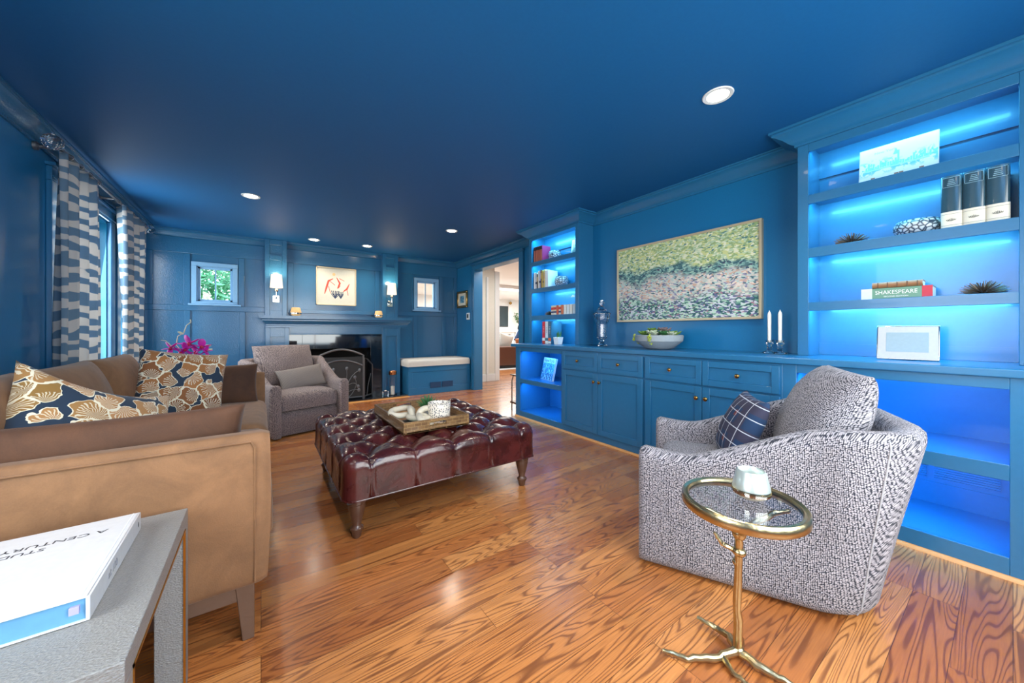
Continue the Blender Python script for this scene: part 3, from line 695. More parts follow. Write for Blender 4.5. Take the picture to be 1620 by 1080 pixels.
build(m, 'granite_surround', M['granite'], t, bevel=.002, world=True)
m = MB(); m.box(.52, 6.95, 0, 1.53, 7.0, .83); m.box(.47, 6.6, 0, .52, 7, .83); m.box(1.53, 6.6, 0, 1.58, 7, .83); m.box(.47, 6.6, .83, 1.58, 7, .88); m.box(.47, 6.4, .0, 1.58, 7, .02)
build(m, 'firebox', M['soot'], t, world=True)
build(MB().box(0.0, 6.0, 0, 2.06, 6.6, .022), 'hearth_slab', M['granite'], t, bevel=.003, world=True)
for x0, x1 in ((.046, .325), (1.76, 2.03)):
    t = thing('wall_pilaster', 'blue panelled pilaster rising from the mantel, %s of the framed art' % ('left' if x0 < 1 else 'right'), 'pilaster', ((x0 + x1) / 2, 6.5, 1.345), 0, 'mantel pilasters')
    m = MB(); m.box(x0, 6.47, 1.346, x1, 6.598, 2.498); m.box(x0, 6.45, 1.346, x0 + .06, 6.4698, 2.498); m.box(x1 - .06, 6.45, 1.346, x1, 6.4698, 2.498)
    for a, b in ((1.346, 1.42), (2.19, 2.26), (2.42, 2.498)): m.box(x0 + .0602, 6.45, a, x1 - .0602, 6.4698, b)
    build(m, 'shaft', M['panel'], t, bevel=.003, world=True)
# fire screen
t = thing('fire_screen', 'grey iron folding fire screen with leafy branch scrollwork', 'fire screen', (1.03, 6.12, .022))
def arch(u, h0, h1): return h0 + (h1 - h0) * math.sin(u * PI)
fr = MB()
pts = [(-.33, 0, .0), (-.33, 0, .70)] + [(-.33 + .66 * i / 14, 0, arch(i / 14, .70, .80)) for i in range(1, 14)] + [(.33, 0, .70), (.33, 0, 0)]
fr.tube(pts, .016, 8); fr.tube([(-.33 + .66 * i / 14, 0, arch(i / 14, .53, .63)) for i in range(15)], .014, 8); fr.tube([(-.33, 0, .03), (.33, 0, .03)], .012, 8)
build(fr, 'centre_frame', M['iron'], t)
for s in (-1, 1):
    sf = MB(); sf.tube([(s * .345, 0, 0), (s * .345, 0, .66), (s * .42, .09, .62), (s * .52, .2, .52), (s * .52, .2, 0)], .012, 8); sf.tube([(s * .345, 0, .03), (s * .52, .2, .03)], .010, 8)
    sf.tube([(s * .4, .06, .03), (s * .43, .1, .2), (s * .49, .17, .38)], .006, 6)
    build(sf, 'side_frame', M['iron'], t)
br = MB()
def twig(p0, p1, bend, m, leafy=True):
    p0 = Vector(p0); p1 = Vector(p1); mid = (p0 + p1) / 2 + Vector(bend); P = [p0.lerp(mid, k / 5).lerp(mid.lerp(p1, k / 5), k / 5) for k in range(6)]
    m.tube(P, .0055, 6)
    if leafy: m.sphere(p1, (.024, .007, .032), 8, 6)
for a, b, c in (((0, -.012, .05), (-.11, -.012, .49), (-.02, 0, .02)), ((.0, -.012, .05), (.08, -.012, .50), (.06, 0, 0)), ((0, -.012, .1), (-.28, -.012, .42), (-.05, 0, .1)), ((.05, -.012, .1), (.27, -.012, .46), (-.05, 0, .12)),
                ((.02, -.012, .05), (.26, -.012, .14), (0, 0, .1)), ((-.02, -.012, .05), (-.26, -.012, .14), (0, 0, .1)), ((.05, -.012, .2), (.25, -.012, .2), (.05, 0, .12)), ((-.05, -.012, .2), (-.25, -.012, .25), (0, 0, .08)), ((.1, -.012, .03), (.2, -.012, .35), (.12, 0, 0))): twig(a, b, c, br)
build(br, 'branch_scrollwork', M['iron'], t)
build(MB().box(-.325, .006, .03, .325, .010, .68), 'mesh_panel', cm('dark_wire_mesh', 34, 32, 32, .6), t)
# benches with cushions
def bench(x0, x1, cx0, cx1, side):
    t = thing('window_seat', 'blue built-in window seat %s of the fireplace' % side, 'bench', ((x0 + x1) / 2, 6.0, 0), 0, 'window seats')
    m = MB(); m.box(x0, 6.012, 0, x1, 6.575, .495); m.box(x0, 6.0, .4002, x1, 6.0118, .495); m.box(x0, 6.0, 0, x1, 6.0118, .1198)
    m.box(x0, 6.0, .12, x0 + .07, 6.0118, .4); m.box(x1 - .07, 6.0, .12, x1, 6.0118, .4)
    build(m, 'bench_box', M['cab'], t, bevel=.003, world=True)
    if side == 'right':
        v = MB(); v.box(2.46, 5.992, .10, 2.66, 6.001, .2); v.box(2.69, 5.992, .10, 2.9, 6.001, .2)
        g = build(v, 'vent_grille', cm('dark_blue_grille', 24, 62, 100), t, world=True)
    m = MB(); softbox(m, cx1 - cx0, .60, .115, .03, .497, (cx0 + cx1) / 2, 6.27, puff=.01)
    m.box(cx0 + .01, 5.98, .497, cx1 - .01, 6.56, .50)
    o = build(m, 'seat_cushion', M['linen'], None, angle=50); tag(o, 'pale woven seat cushion on the %s window seat' % side, 'cushion', 'window seat cushions')
bench(2.07, 3.262, 2.042, 3.255, 'right'); bench(-1.23, -.02, -1.22, -.03, 'left')
# framed art over mantel (generic stand-in)
t = thing('framed_print', 'cream framed print of red and navy cut-out shapes above mantel', 'picture', (1.035, 6.575, 1.86))
W2, H2 = .305, .315
m = MB()
for a in ((-W2, -H2, W2, -H2 + .016), (-W2, H2 - .016, W2, H2), (-W2, -H2, -W2 + .016, H2), (W2 - .016, -H2, W2, H2)): m.box(a[0], -.03, a[1], a[2], 0, a[3])
build(m, 'frame', M['palewood'], t, bevel=.002)
build(MB().box(-W2 + .014, -.012, -H2 + .014, W2 - .014, -.002, H2 - .014), 'paper', M['artcream'], t)
m = MB()
def blob(pts, r): m.tube([(x, -.0135, z) for x, z in pts], r, 6)
for pts in ([(-.18, -.13), (-.15, -.02), (-.12, .09), (-.05, .13)], [(-.12, .0), (-.09, -.12)], [(.0, .15), (.05, .06), (.02, -.03), (.06, .02)], [(.04, .14), (.12, .1)], [(.1, -.08), (.16, -.03), (.2, .06)], [(.16, -.04), (.18, -.14)], [(-.12, .1), (-.02, .02)]): blob(pts, [.006] + [.017] * (len(pts) - 2) + [.005])
m.v = [(x, -.0125 + (y + .0135) * .08, z) for x, y, z in m.v]
build(m, 'red_shapes', M['artred'], t)
m = MB()
for cx, s in ((-.02, 1.0), (.065, .7)):
    for k in range(-2, 3):
        for q in (0, 1): blob([(cx, -.2), (cx + k * .022 * s, -.15 + .04 * s * q), (cx + k * .028 * s, -.12 + .05 * s * q)], [.004, .006 * s, .008 * s])
m.v = [(x, -.0125 + (y + .0135) * .08, z) for x, y, z in m.v]
build(m, 'navy_leaf_shapes', M['artnavy'], t)
m = MB(); m.lathe([(.024, 0), (.024, .0006)], (0, 0, 0), 16); m.v = [(x - .04, -.0125 - z, y + .2) for x, y, z in m.v]
build(m, 'ochre_dot', M['artgold'], t)
# sconces
def sconce(x, lbl):
    t = thing('wall_sconce', lbl, 'wall light', (x, 6.452, 1.60), 0, 'mantel sconces')
    build(MB().box(-.045, -.02, -.055, .045, 0, .055), 'backplate', M['chrome'], t, bevel=.006)
    build(MB().tube([(0, -.02, 0), (0, -.1, 0), (0, -.115, .02), (0, -.115, .16)], .009, 8).lathe([(.02, .10), (.026, .12), (.012, .15)], (0, -.115, 0), 12), 'arm', M['chrome'], t)
    sh = MB(); sh.lathe([(.082, .16), (.066, .355), (.063, .355), (.079, .16)], (0, -.115, 0), 28, cap=False)
    build(sh, 'lamp_shade', M['shade'], t, angle=60)
    build(MB().sphere((0, -.115, .24), .022), 'bulb', M['bulb'], t)
    l = bpy.data.lights.new('sconce_light', 'POINT'); l.energy = 3.2; l.color = (1, .74, .46); l.shadow_soft_size = .04
    lo = bpy.data.objects.new('sconce_light', l); COL.objects.link(lo); lo.parent = t; lo.location = (0, -.115, .37)
sconce(.187, 'lit nickel sconce with white shade on the left mantel pilaster'); sconce(1.885, 'lit nickel sconce with white shade on the right mantel pilaster')
# votives
def votive(lbl, loc, s, mat, group=None):
    t = thing('votive_holder', lbl, 'candle holder', loc, 0, group)
    m = MB(); m.lathe([(.028 * s, 0), (.05 * s, .012 * s), (.062 * s, .03 * s), (.060 * s, .045 * s), (.048 * s, .10 * s), (.042 * s, .105 * s), (.038 * s, .10 * s), (.05 * s, .045 * s), (.045 * s, .02 * s), (0.001, .012 * s)], n=32)
    build(m, 'glass_cup', mat, t, angle=60)
    m = MB(); m.lathe([(.0625 * s, .022 * s), (.0635 * s, .030 * s), (.0625 * s, .040 * s)], n=32, cap=False); build(m, 'silver_band', M['chrome'], t)
    build(MB().lathe([(.001, .014 * s), (.038 * s, .02 * s), (.042 * s, .055 * s), (.001, .055 * s)], n=20), 'candle', M['wax'], t)
    return t
votive('glowing amber votive on the mantel below the left sconce', (.435, 6.34, 1.346), 1.22, M['flamewax'], 'mantel votives')
votive('glowing amber votive on the mantel near the right sconce', (1.66, 6.34, 1.346), 1.10, M['flamewax'], 'mantel votives')
# hurricane lantern and little glass block on the hearth
t = thing('hurricane_lantern', 'glass hurricane lantern with copper rim and candle on hearth', 'candle lantern', (1.84, 6.14, .022))
build(MB().lathe([(.055, .012), (.055, .40), (.052, .40), (.052, .012)], n=28, cap=False), 'glass_cylinder', M['glass'], t)
build(MB().lathe([(.07, 0), (.07, .012)], n=24), 'base', M['glass'], t)
build(MB().lathe([(.058, .345), (.064, .35), (.064, .40), (.056, .41), (.0535, .40), (.0535, .345)], n=28, cap=False), 'copper_rim', M['copper'], t)
build(MB().lathe([(.033, .013), (.033, .15), (.005, .152), (.002, .165)], n=20), 'candle', M['wax'], t)
t = thing('tealight_block', 'small faceted glass block on the hearth by the lantern', 'candle holder', (1.72, 6.13, .022)); build(MB().box(-.045, -.045, 0, .045, .045, .08), 'block', M['glass'], t, bevel=.01); build(MB().lathe([(.02, .081), (.02, .09)], n=14), 'candle', M['wax'], t)

# small gold frame + thermostat on the doorway wall
t = thing('framed_picture', 'small ornate gold framed picture left of the doorway', 'picture', (XR, 6.32, 1.74))
m = MB()
for a in ((-.21, -.165, .21, -.12), (-.21, .12, .21, .165), (-.21, -.12, -.165, .12), (.165, -.12, .21, .12)): m.box(-.035, a[0], a[1], 0, a[2], a[3])
build(m, 'frame', M['brass'], t, bevel=.01); build(MB().box(-.02, -.17, -.125, -.004, .17, .125), 'mat_board', M['cream'], t); build(MB().box(-.022, -.08, -.07, -.019, .08, .07), 'print', M['crowd'], t)
t = thing('thermostat', 'white thermostat under the small gold framed picture', 'thermostat', (XR, 6.09, 1.40)); build(MB().box(-.02, -.055, -.065, 0, .055, .065), 'housing', M['white'], t, bevel=.006); build(MB().box(-.022, -.03, -.035, -.019, .03, .04), 'display', M['tv'], t)

# ================================================================ CEILING LIGHTS
def can(x, y, lbl, first=[None]):
    if first[0] is None:
        t = thing('recessed_ceiling_light', lbl, 'ceiling light', (x, y, ZC), 0, 'recessed ceiling lights')
        build(MB().lathe([(.058, -.004), (.078, -.006), (.082, -.001), (.058, -.001)], n=32, cap=False), 'trim_ring', M['white'], t)
        build(MB().lathe([(.001, -.003), (.058, -.003)], n=32, cap=False), 'lens', M['lamp'], t)
        l = bpy.data.lights.new('can_light', 'SPOT'); l.energy = 40; l.color = WARM; l.spot_size = 2.3; l.spot_blend = .7; l.shadow_soft_size = .06
        lo = bpy.data.objects.new('can_light', l); COL.objects.link(lo); lo.parent = t; lo.location = (0, 0, -.02)
        first[0] = t
    else: t = dup(first[0], (x, y, ZC), 0, lbl)
can(2.186, 1.0, 'largest recessed ceiling light, nearest to the tall bookcase')
can(-.085, 4.51, 'recessed ceiling light nearest to the curtains')
can(2.15, 4.48, 'recessed ceiling light in front of the doorway')
can(.657, 6.12, 'small recessed ceiling light above the print, left one of the pair by the mantel')
can(1.412, 6.08, 'small recessed ceiling light above the print, right one of the pair by the mantel')
can(-.1, 1.0, 'recessed ceiling light overhead, above the near sofa arm'); can(1.05, -.4, 'recessed ceiling light behind the viewpoint by the wide window')  # two more cans out of view, added for extra light

# unseen uplighter added behind the viewpoint, in place of flash bounced off the ceiling
t = thing('added_uplighter', 'slim black uplighter floor lamp standing behind the viewpoint', 'floor lamp', (.55, -.62, 0))
build(MB().lathe([(.14, 0), (.14, .02), (.02, .03)], n=28), 'base', M['black'], t); build(MB().tube([(0, 0, .02), (0, 0, 1.62)], .012, 10), 'pole', M['black'], t)
build(MB().lathe([(.02, 1.6), (.10, 1.65), (.15, 1.74), (.145, 1.74), (.095, 1.66), (.001, 1.62)], n=28), 'lamp_shade', M['black'], t); build(MB().sphere((0, 0, 1.68), .03), 'bulb', M['bulb'], t)
l = bpy.data.lights.new('uplight', 'SPOT'); l.energy = 300; l.color = (1, .95, .9); l.spot_size = 2.2; l.spot_blend = .9; l.shadow_soft_size = .08
lo = bpy.data.objects.new('uplight', l); COL.objects.link(lo); lo.parent = t; lo.location = (0, 0, 1.76); lo.rotation_euler = (PI + .35, 0, 0)

# ================================================================ CURTAINS
t = thing('curtain_rod', 'pewter curtain rod with clear glass ball finials above the left windows', 'curtain rod', (XL + .1, 4.9, 2.39))
xr = -1.14; zr = 2.385
build(MB().tube([(xr, 3.80, zr), (xr, 6.18, zr)], .012, 10), 'rod', M['iron'], t, world=True)
for yy, s in ((3.72, -1), (6.25, 1)):
    m = MB(); m.sphere((xr, yy, zr), (.052, .052, .052), 16, 10, None)
    build(m, 'glass_finial', M['glass'], t, world=True, flat=True)
    build(MB().tube([(xr, yy - s * .05, zr), (xr, yy - s * .06, zr), (xr, yy - s * .07, zr), (xr, yy - s * .1, zr)], [.014, .024, .018, .013], 12), 'finial_collar', M['chrome'], t, world=True)
for yy in (3.80, 4.93, 6.16): build(MB().tube([(XL + .004, yy, zr - .02), (XL + .02, yy, zr - .02), (XL + .03, yy, zr - .02), (xr, yy, zr - .015)], [.03, .028, .012, .008], 12), 'bracket', M['iron'], t, world=True)
def curtain(y0t, y1t, y0b, y1b, folds, lbl, seed):
    zt, zb = 2.36, .02
    def path(u, y0, y1): return y0 + (y1 - y0) * u
    def fn(u, v):
        z = zt + (zb - zt) * v; sp = math.sin(v * PI * .5) ** .8
        y = path(u, y0t, y1t) * (1 - sp) + path(u, y0b, y1b) * sp
        a = u * folds * 2 * PI; amp = .032 + .016 * math.sin(v * 3 + seed)
        return (xr + amp * math.sin(a + .5 * math.sin(3 * v + seed)) , y + .010 * math.cos(2 * a), z)
    t = thing('curtain', lbl, 'curtain', (xr, (y0t + y1t) / 2, 0), 0, 'patterned curtain panels')
    L = abs(y1b - y0b) * 1.6
    m = MB(); m.grid(fn, folds * 14, 40, uvfn=lambda u, v: (u * L, (1 - v) * 2.34))
    o = build(m, 'fabric_panel', M['zebra'], t, world=True, angle=80)
    sd = o.modifiers.new('thick', 'SOLIDIFY'); sd.thickness = .003
    r = MB()
    for k in range(folds + 1):
        y = y0t + (y1t - y0t) * k / folds; r.tube([(xr + .019 * math.cos(a), y, zr + .019 * math.sin(a)) for a in [2 * PI * j / 12 for j in range(12)]], .003, 6, closed=True)
    build(r, 'curtain_ring', M['iron'], t, world=True)['kind'] = 'stuff'
curtain(3.80, 4.52, 3.74, 4.48, 4, 'blue and white striped curtain panel nearest the viewpoint, with finial', 0.0)
curtain(5.05, 5.95, 5.22, 5.96, 4, 'blue and white striped curtain panel farther away, by the corner', 1.7)

# ================================================================ BUILT-IN CABINETS
CX = 2.75; CB = XR - .003
def open_unit(name, lbl, y0, y1, o0, o1, opens, vent=False):
    t = thing(name, lbl, 'cabinet', (CX, (y0 + y1) / 2, 0))
    m = MB()
    zs = [0.0] + [z for o in opens for z in o] + [.908]
    m.box(CX, y0, 0, CX + .02, o0, .908); m.box(CX, o1, 0, CX + .02, y1, .908)
    for i in range(0, len(zs), 2): m.box(CX, o0, zs[i], CX + .02, o1, zs[i + 1])
    build(m, 'face_frame', M['cab'], t, bevel=.002, world=True)
    m = MB(); m.box(CX + .02, y0, 0, CB, y0 + .02 if o0 - y0 > .02 else o0, .908); m.box(CX + .02, y1 - .02, 0, CB, y1, .908)
    m.box(CX + .02, y0 + .02, 0.0, CB, y1 - .02, opens[0][0]); m.box(CB - .01, y0 + .02, 0, CB, y1 - .02, .908); m.box(CX + .02, y0 + .02, opens[-1][1] + .01, CB, y1 - .02, .908)
    m.box(CX + .02, o0 - .02, opens[0][0], CB, o0, .9); m.box(CX + .02, o1, opens[0][0], CB, o1 + .02, .9)
    build(m, 'carcass', M['cab'], t, world=True)
    for i in range(len(opens) - 1): build(MB().box(CX + .0201, o0, opens[i][1] + .02, CB - .01, o1, opens[i + 1][0]), 'shelf', M['cab'], t, world=True)
    if vent:
        m = MB(); m.box(CB - .016, o0 + .01, .21, CB - .01, o1 - .01, .222)
        for k in range(7):
            z = .245 + k * .013
            for a, b in ((o0 + .03, .27), (.30, .66)): m.box(CB - .02, a, z, CB - .01, b, z + .006)
        build(m, 'vent_grille', M['cab'], t, world=True)
    for i, (z0, z1) in enumerate(opens):
        area('shelf_led', (CX + .035, (o0 + o1) / 2, z1 - .008), (.9, 0, -1), .9 * (o1 - o0), .02, 6.0 if vent else 3.2, (.03, .36, 1.0))
    return t
open_unit('open_base_cabinet', 'blue open base cabinet with lit shelves, nearest the doorway', 2.91, 3.80, 2.928, 3.704, [(.084, .444), (.50, .857)])
open_unit('open_base_cabinet', 'blue open base cabinet behind the right armchair, with vent slots', -.12, .86, .009, .788, [(.096, .442), (.514, .855)], True)
def knob(par, y, z):
    m = MB(); m.lathe([(.008, 0), (.006, .012), (.014, .016), (.016, .024), (.010, .028), (.001, .028)], n=14)
    m.v = [(CX - .021 - b, y + a, z + c) for a, c, b in m.v]
    build(m, 'knob', M['brass'], par, world=False)
def shaker(name, t, y0, y1, z0, z1, fw, ky, kz):
    m = MB(); g = .0025; y0 += g; y1 -= g; z0 += g; z1 -= g; x0 = CX - .021; x1 = CX - .001
    m.box(x0, y0, z0, x1, y0 + fw, z1); m.box(x0, y1 - fw, z0, x1, y1, z1); m.box(x0, y0 + fw, z0, x1, y1 - fw, z0 + fw); m.box(x0, y0 + fw, z1 - fw, x1, y1 - fw, z1)
    m.box(x0 + .011, y0 + fw, z0 + fw, x1, y1 - fw, z1 - fw)
    d = build(m, name, M['cab'], t, bevel=.0018, world=True)
    k = MB(); k.lathe([(.008, 0), (.006, .012), (.014, .016), (.016, .024), (.010, .028), (.001, .028)], n=14)
    L = t.location; k.v = [(x0 - c - L.x, ky + a - L.y, kz + b - L.z) for a, b, c in k.v]
    build(k, 'knob', M['brass'], d)
for (y0, y1, lbl) in ((1.868, 2.91, 'blue two-door base cabinet beside the lit open cabinet near the doorway'), (.86, 1.868, 'blue base cabinet with two drawers and two doors, half hidden by the right armchair')):
    t = thing('base_cabinet', lbl, 'cabinet', (CX, (y0 + y1) / 2, 0), 0, 'cabinets with doors')
    build(MB().box(CX, y0, 0, CB, y1, .908), 'carcass', M['cab'], t, bevel=.002, world=True)
    ym = (y0 + y1) / 2
    shaker('drawer', t, y0 + .008, ym, .705, .895, .045, (y0 + ym) / 2, .803); shaker('drawer', t, ym, y1 - .012, .705, .895, .045, (y1 + ym) / 2, .803)
    shaker('door', t, y0 + .008, ym, .085, .695, .055, ym - .035, .608); shaker('door', t, ym, y1 - .012, .085, .695, .055, ym + .035, .608)
m = MB(); m.box(2.72, -.12, .909, CB, 3.875, .95)
o = build(m, 'countertop', M['cab'], None, bevel=.006); tag(o, 'long blue painted countertop over the built-in cabinets', 'countertop')
# upper bookcases
def bookcase(lbl, y0, y1, o0, o1, opens, ledp):
    X0 = 3.03; t = thing('bookcase', lbl, 'bookcase', (X0, (y0 + y1) / 2, .951), 0, 'upper bookcases')
    m = MB(); m.box(X0, y0, .951, X0 + .02, o0, 2.42); m.box(X0, o1, .951, X0 + .02, y1, 2.42)
    m.box(X0, o0, opens[-1][1], X0 + .02, o1, 2.42)
    build(m, 'face_frame', M['cab'], t, bevel=.002, world=True)
    m = MB(); m.box(X0 + .02, y0, .951, CB, o0, 2.42); m.box(X0 + .02, o1, .951, CB, y1, 2.42); m.box(CB - .012, o0, .951, CB, o1, 2.42); m.box(X0 + .0201, o0, opens[-1][1] + .05, CB - .012, o1, 2.42)
    m.box(CB - .026, o0, 2.2, CB - .012, o1, 2.24); m.box(CB - .02, o0, .951, CB - .012, o1, 1.03)
    build(m, 'carcass', M['cab'], t, world=True)
    for i in range(len(opens) - 1):
        z0, z1 = opens[i][1], opens[i + 1][0]
        m = MB(); m.box(X0, o0, z0, X0 + .02, o1, z1); m.box(X0 + .02, o0, z1 - .025, CB - .012, o1, z1)
        build(m, 'shelf', M['cab'], t, bevel=.0015, world=True)
    cr = [(0.0, 2.385), (0.014, 2.385), (0.014, 2.40), (0.026, 2.405), (.04, 2.415), (.065, 2.44), (.10, 2.462), (.115, 2.468), (.115, 2.482), (.13, 2.484), (.13, 2.4995), (0, 2.4995)]
    path = [(CB, y1 + .0), (X0, y1), (X0, y0), (CB, y0)]
    m = MB(); m.sweep([(CB, y0), (X0, y0), (X0, y1), (CB, y1)][::1], cr)
    build(m, 'crown', M['cab'], t, angle=20, world=True)
    m = MB(); m.box(X0 + .001, y0 + .001, 2.42, CB, y1 - .001, 2.498); build(m, 'top_panel', M['cab'], t, world=True)
    for (z0, z1), p in zip(opens, ledp):
        area('shelf_led', (X0 + .03, (o0 + o1) / 2, z1 + .012), (.55, 0, -1), .94 * (o1 - o0), .035, p, LED)
    return t
bookcase('tall blue lit bookcase in the right foreground', -.12, .862, -.017, .802, [(.95, 1.254), (1.312, 1.615), (1.678, 1.978), (2.039, 2.333)], (5.6, 5.2, 4.2, 3.2))
bookcase('narrower-looking lit blue bookcase beside the doorway', 2.932, 3.875, 2.989, 3.816, [(.95, 1.259), (1.323, 1.631), (1.689, 1.994), (2.053, 2.35)], (3.2, 3.6, 4.2, 5))

# ================================================================ PAINTING ON NICHE WALL
t = thing('framed_painting', 'wide meadow painting of green and cream dabs in pale frame', 'painting', (XR, 1.851, 1.615))
PW, PH = .70, .40; m = MB()
for a in ((-PW, -PH, PW, -PH + .02), (-PW, PH - .02, PW, PH), (-PW, -PH + .02, -PW + .02, PH - .02), (PW - .02, -PH + .02, PW, PH - .02)): m.box(-.045, a[0], a[1], -.002, a[2], a[3])
build(m, 'frame', M['palewood'], t, bevel=.002)
build(MB().box(-.034, -PW + .018, -PH + .018, -.004, PW - .018, PH - .018), 'canvas', M['dabs'], t)

# ================================================================ COUNTER ITEMS
t = thing('apothecary_jar', 'clear faceted glass apothecary jar with domed lid on the countertop', 'jar', (3.08, 2.63, .951))
build(MB().lathe([(.055, 0), (.058, .01), (.03, .03), (.022, .05), (.03, .07), (.055, .09), (.06, .24), (.085, .30), (.088, .345), (.08, .345), (.052, .24), (.048, .1), (.001, .09)], n=12), 'jar_body', M['glass'], t, flat=True)
build(MB().lathe([(.095, .347), (.095, .36), (.06, .385), (.038, .42), (.03, .435), (.012, .445), (.028, .465), (.028, .485), (.01, .505), (.001, .51)], n=12), 'lid', M['glass'], t, flat=True)
def rosette(m, c, r, n=14, up=.5):
    for k in range(n):
        f = (k + .5) / n; a = k * 2.39996; L = r * (.35 + .65 * f); el = math.radians(75 - 60 * f)
        d = Vector((math.cos(a) * math.cos(el), math.sin(a) * math.cos(el), math.sin(el)))
        q = d.to_track_quat('X', 'Z').to_matrix()
        m.sphere(Vector(c) + d * L * .5, (L * .55, r * .22, r * .07), 8, 5, q)
t = thing('succulent_bowl', 'grey concrete bowl of mixed succulents under the meadow painting', 'plant', (3.02, 1.905, .951))
build(MB().lathe([(.001, .0), (.09, .0), (.13, .012), (.205, .075), (.212, .125), (.203, .13), (.195, .12), (.15, .105), (.001, .10)], n=40), 'bowl', M['concrete'], t, angle=30)
rnd = random.Random(11)
for (x, y, r, mt) in ((-.09, .10, .075, 'leaf'), (-.11, -.01, .085, 'leafp'), (-.02, .05, .07, 'leaf'), (.0, -.05, .08, 'leafm'), (-.08, -.10, .075, 'leafd'), (.05, -.12, .075, 'leaf'), (.09, .06, .07, 'leafd'), (-.0, .13, .06, 'leafd'), (-.05, -.15, .06, 'leafp')):
    m = MB(); rosette(m, (x, y, .128 + (.03 if abs(x) < .06 and abs(y) < .08 else 0)), r * 1.15); build(m, 'succulent', M[mt], t)
for (x, y) in ((-.2, .05 - .09), (-.12, .165)):
    m = MB()
    for k in range(26):
        zz = .135 - .09 * (k / 26); R = .216 if zz > .075 else .18; a = math.atan2(y, x); m.sphere((math.cos(a) * R * (.96 if k < 3 else 1.0) + rnd.uniform(-.004, .004), math.sin(a) * R + rnd.uniform(-.016, .016), zz), .007, 6, 4)
    build(m, 'trailing_strand', cm('lime_green_beads', 176, 190, 76), t)
def candlestick(loc, lbl):
    t = thing('candlestick', lbl, 'candlestick', loc, 0, 'glass candlesticks')
    build(MB().lathe([(.045, 0), (.046, .008), (.018, .02), (.012, .035), (.02, .042), (.012, .05), (.016, .06), (.026, .075), (.022, .082), (.028, .10), (.024, .10), (.012, .085), (.001, .08)], n=10), 'glass_base', M['glass'], t, flat=True)
    build(MB().lathe([(.011, .082), (.0125, .29), (.009, .305), (.003, .315), (.001, .325)], n=16), 'taper_candle', M['wax'], t)
candlestick((3.13, 1.062, .951), 'white taper candle in glass candlestick, left of the pair by the tall bookcase'); candlestick((3.10, .985, .951), 'white taper candle in glass candlestick, right of the pair by the tall bookcase')
t = thing('photo_frame', 'white matted silver photo frame leaning on the countertop in the tall bookcase', 'picture frame', (3.02, .352, .952), math.radians(0))
t.rotation_euler = (0, math.radians(10), math.radians(3))
build(MB().box(-.012, -.122, 0, .004, .122, .198), 'frame', M['chrome'], t, bevel=.003); build(MB().box(-.014, -.116, .006, -.011, .116, .192), 'mat_board', cm('ivory_mat_board', 188, 190, 190), t)
build(MB().box(-.0155, -.082, .045, -.0135, .082, .158), 'print', cm('faint_pencil_print', 150, 172, 182), t)
m = MB(); m.hexa([(.004, -.02, .1), (.004, .02, .1), (.06, .02, .012), (.06, -.02, .012), (.006, -.02, .11), (.006, .02, .11), (.064, .02, .012), (.064, -.02, .012)]); build(m, 'easel_back', M['black'], t)

# ================================================================ BOOKS AND SHELF ORNAMENTS
def upright_book(y0, y1, z0, h, d, cmat, lbl, group, x0=3.06, band=None, bandmat=None, cat='book', txt=None):
    """spine faces -X; y0<y1"""
    t = thing('book', lbl, cat, (x0, (y0 + y1) / 2, z0), 0, group); hw = (y1 - y0) / 2 - .0008
    m = MB(); m.box(0, -hw, 0, .004, hw, h); m.box(0, -hw, 0, d, -hw + .003, h); m.box(0, hw - .003, 0, d, hw, h)
    build(m, 'cover', cmat, t, bevel=.001); build(MB().box(.004, -hw + .003, .004, d - .005, hw - .003, h - .004), 'pages', M['pages'], t)
    for (a, b, bm_) in (band or []): build(MB().box(-.0008, -hw, a * h, .0002, hw, b * h), 'spine_band', bm_, t)
    return t
z4 = 2.054; z3 = 1.690; z2 = 1.324; z1 = .951
red = cm('rust_cloth', 188, 104, 84); pk = cm('raspberry_cloth', 176, 52, 110); dk = cm('black_cloth', 36, 30, 36)
for i in range(4):
    y = 3.80 - i * .045; upright_book(y - .042, y, z4, .205, .15, red if i < 3 else pk, 'rust book with black spine top, %s of four on the top shelf' % ['leftmost', 'second from left', 'third from left', 'rightmost, raspberry sided,'][i], 'rust books on the top shelf', x0=3.055, band=[(.76, .98, dk)] + ([(0, .76, red)] if i == 3 else []))
cl = [('white', 240, 240, 236), ('grey', 214, 216, 220), ('black', 54, 48, 50), ('cream', 232, 226, 214), ('lilac', 206, 200, 226), ('dark', 60, 62, 84), ('yellow', 226, 190, 88), ('tan', 190, 166, 120), ('gold', 236, 212, 140), ('ivory', 236, 238, 240)]
yy = 3.805
for i, (n_, r_, g_, b_) in enumerate(cl):
    wd = [.034, .026, .022, .03, .026, .018, .026, .018, .026, .06][i]; h = [.225, .22, .2, .235, .24, .25, .235, .22, .24, .225][i]
    upright_book(yy - wd, yy, z3, h, .17, cm('book_cloth_' + n_, r_, g_, b_), '%s spined book, %s from left in the upright second shelf row' % (n_, ['first', 'second', 'third', 'fourth', 'fifth', 'sixth', 'seventh', 'eighth', 'ninth', 'tenth'][i]), 'upright row on the second shelf', band=[(.3, .42, M['artnavy'])] if i % 3 == 1 else ([(.5, .8, M['artgold'])] if i % 3 == 2 else None)); yy -= wd + .001
yy = 3.45; cols = [(226, 212, 184), (232, 222, 190), (216, 96, 70), (230, 216, 190), (222, 120, 80), (236, 236, 230), (226, 236, 238), (236, 232, 220), (206, 220, 224)]
wd = [.05, .05, .038, .045, .045, .05, .05, .05, .05]
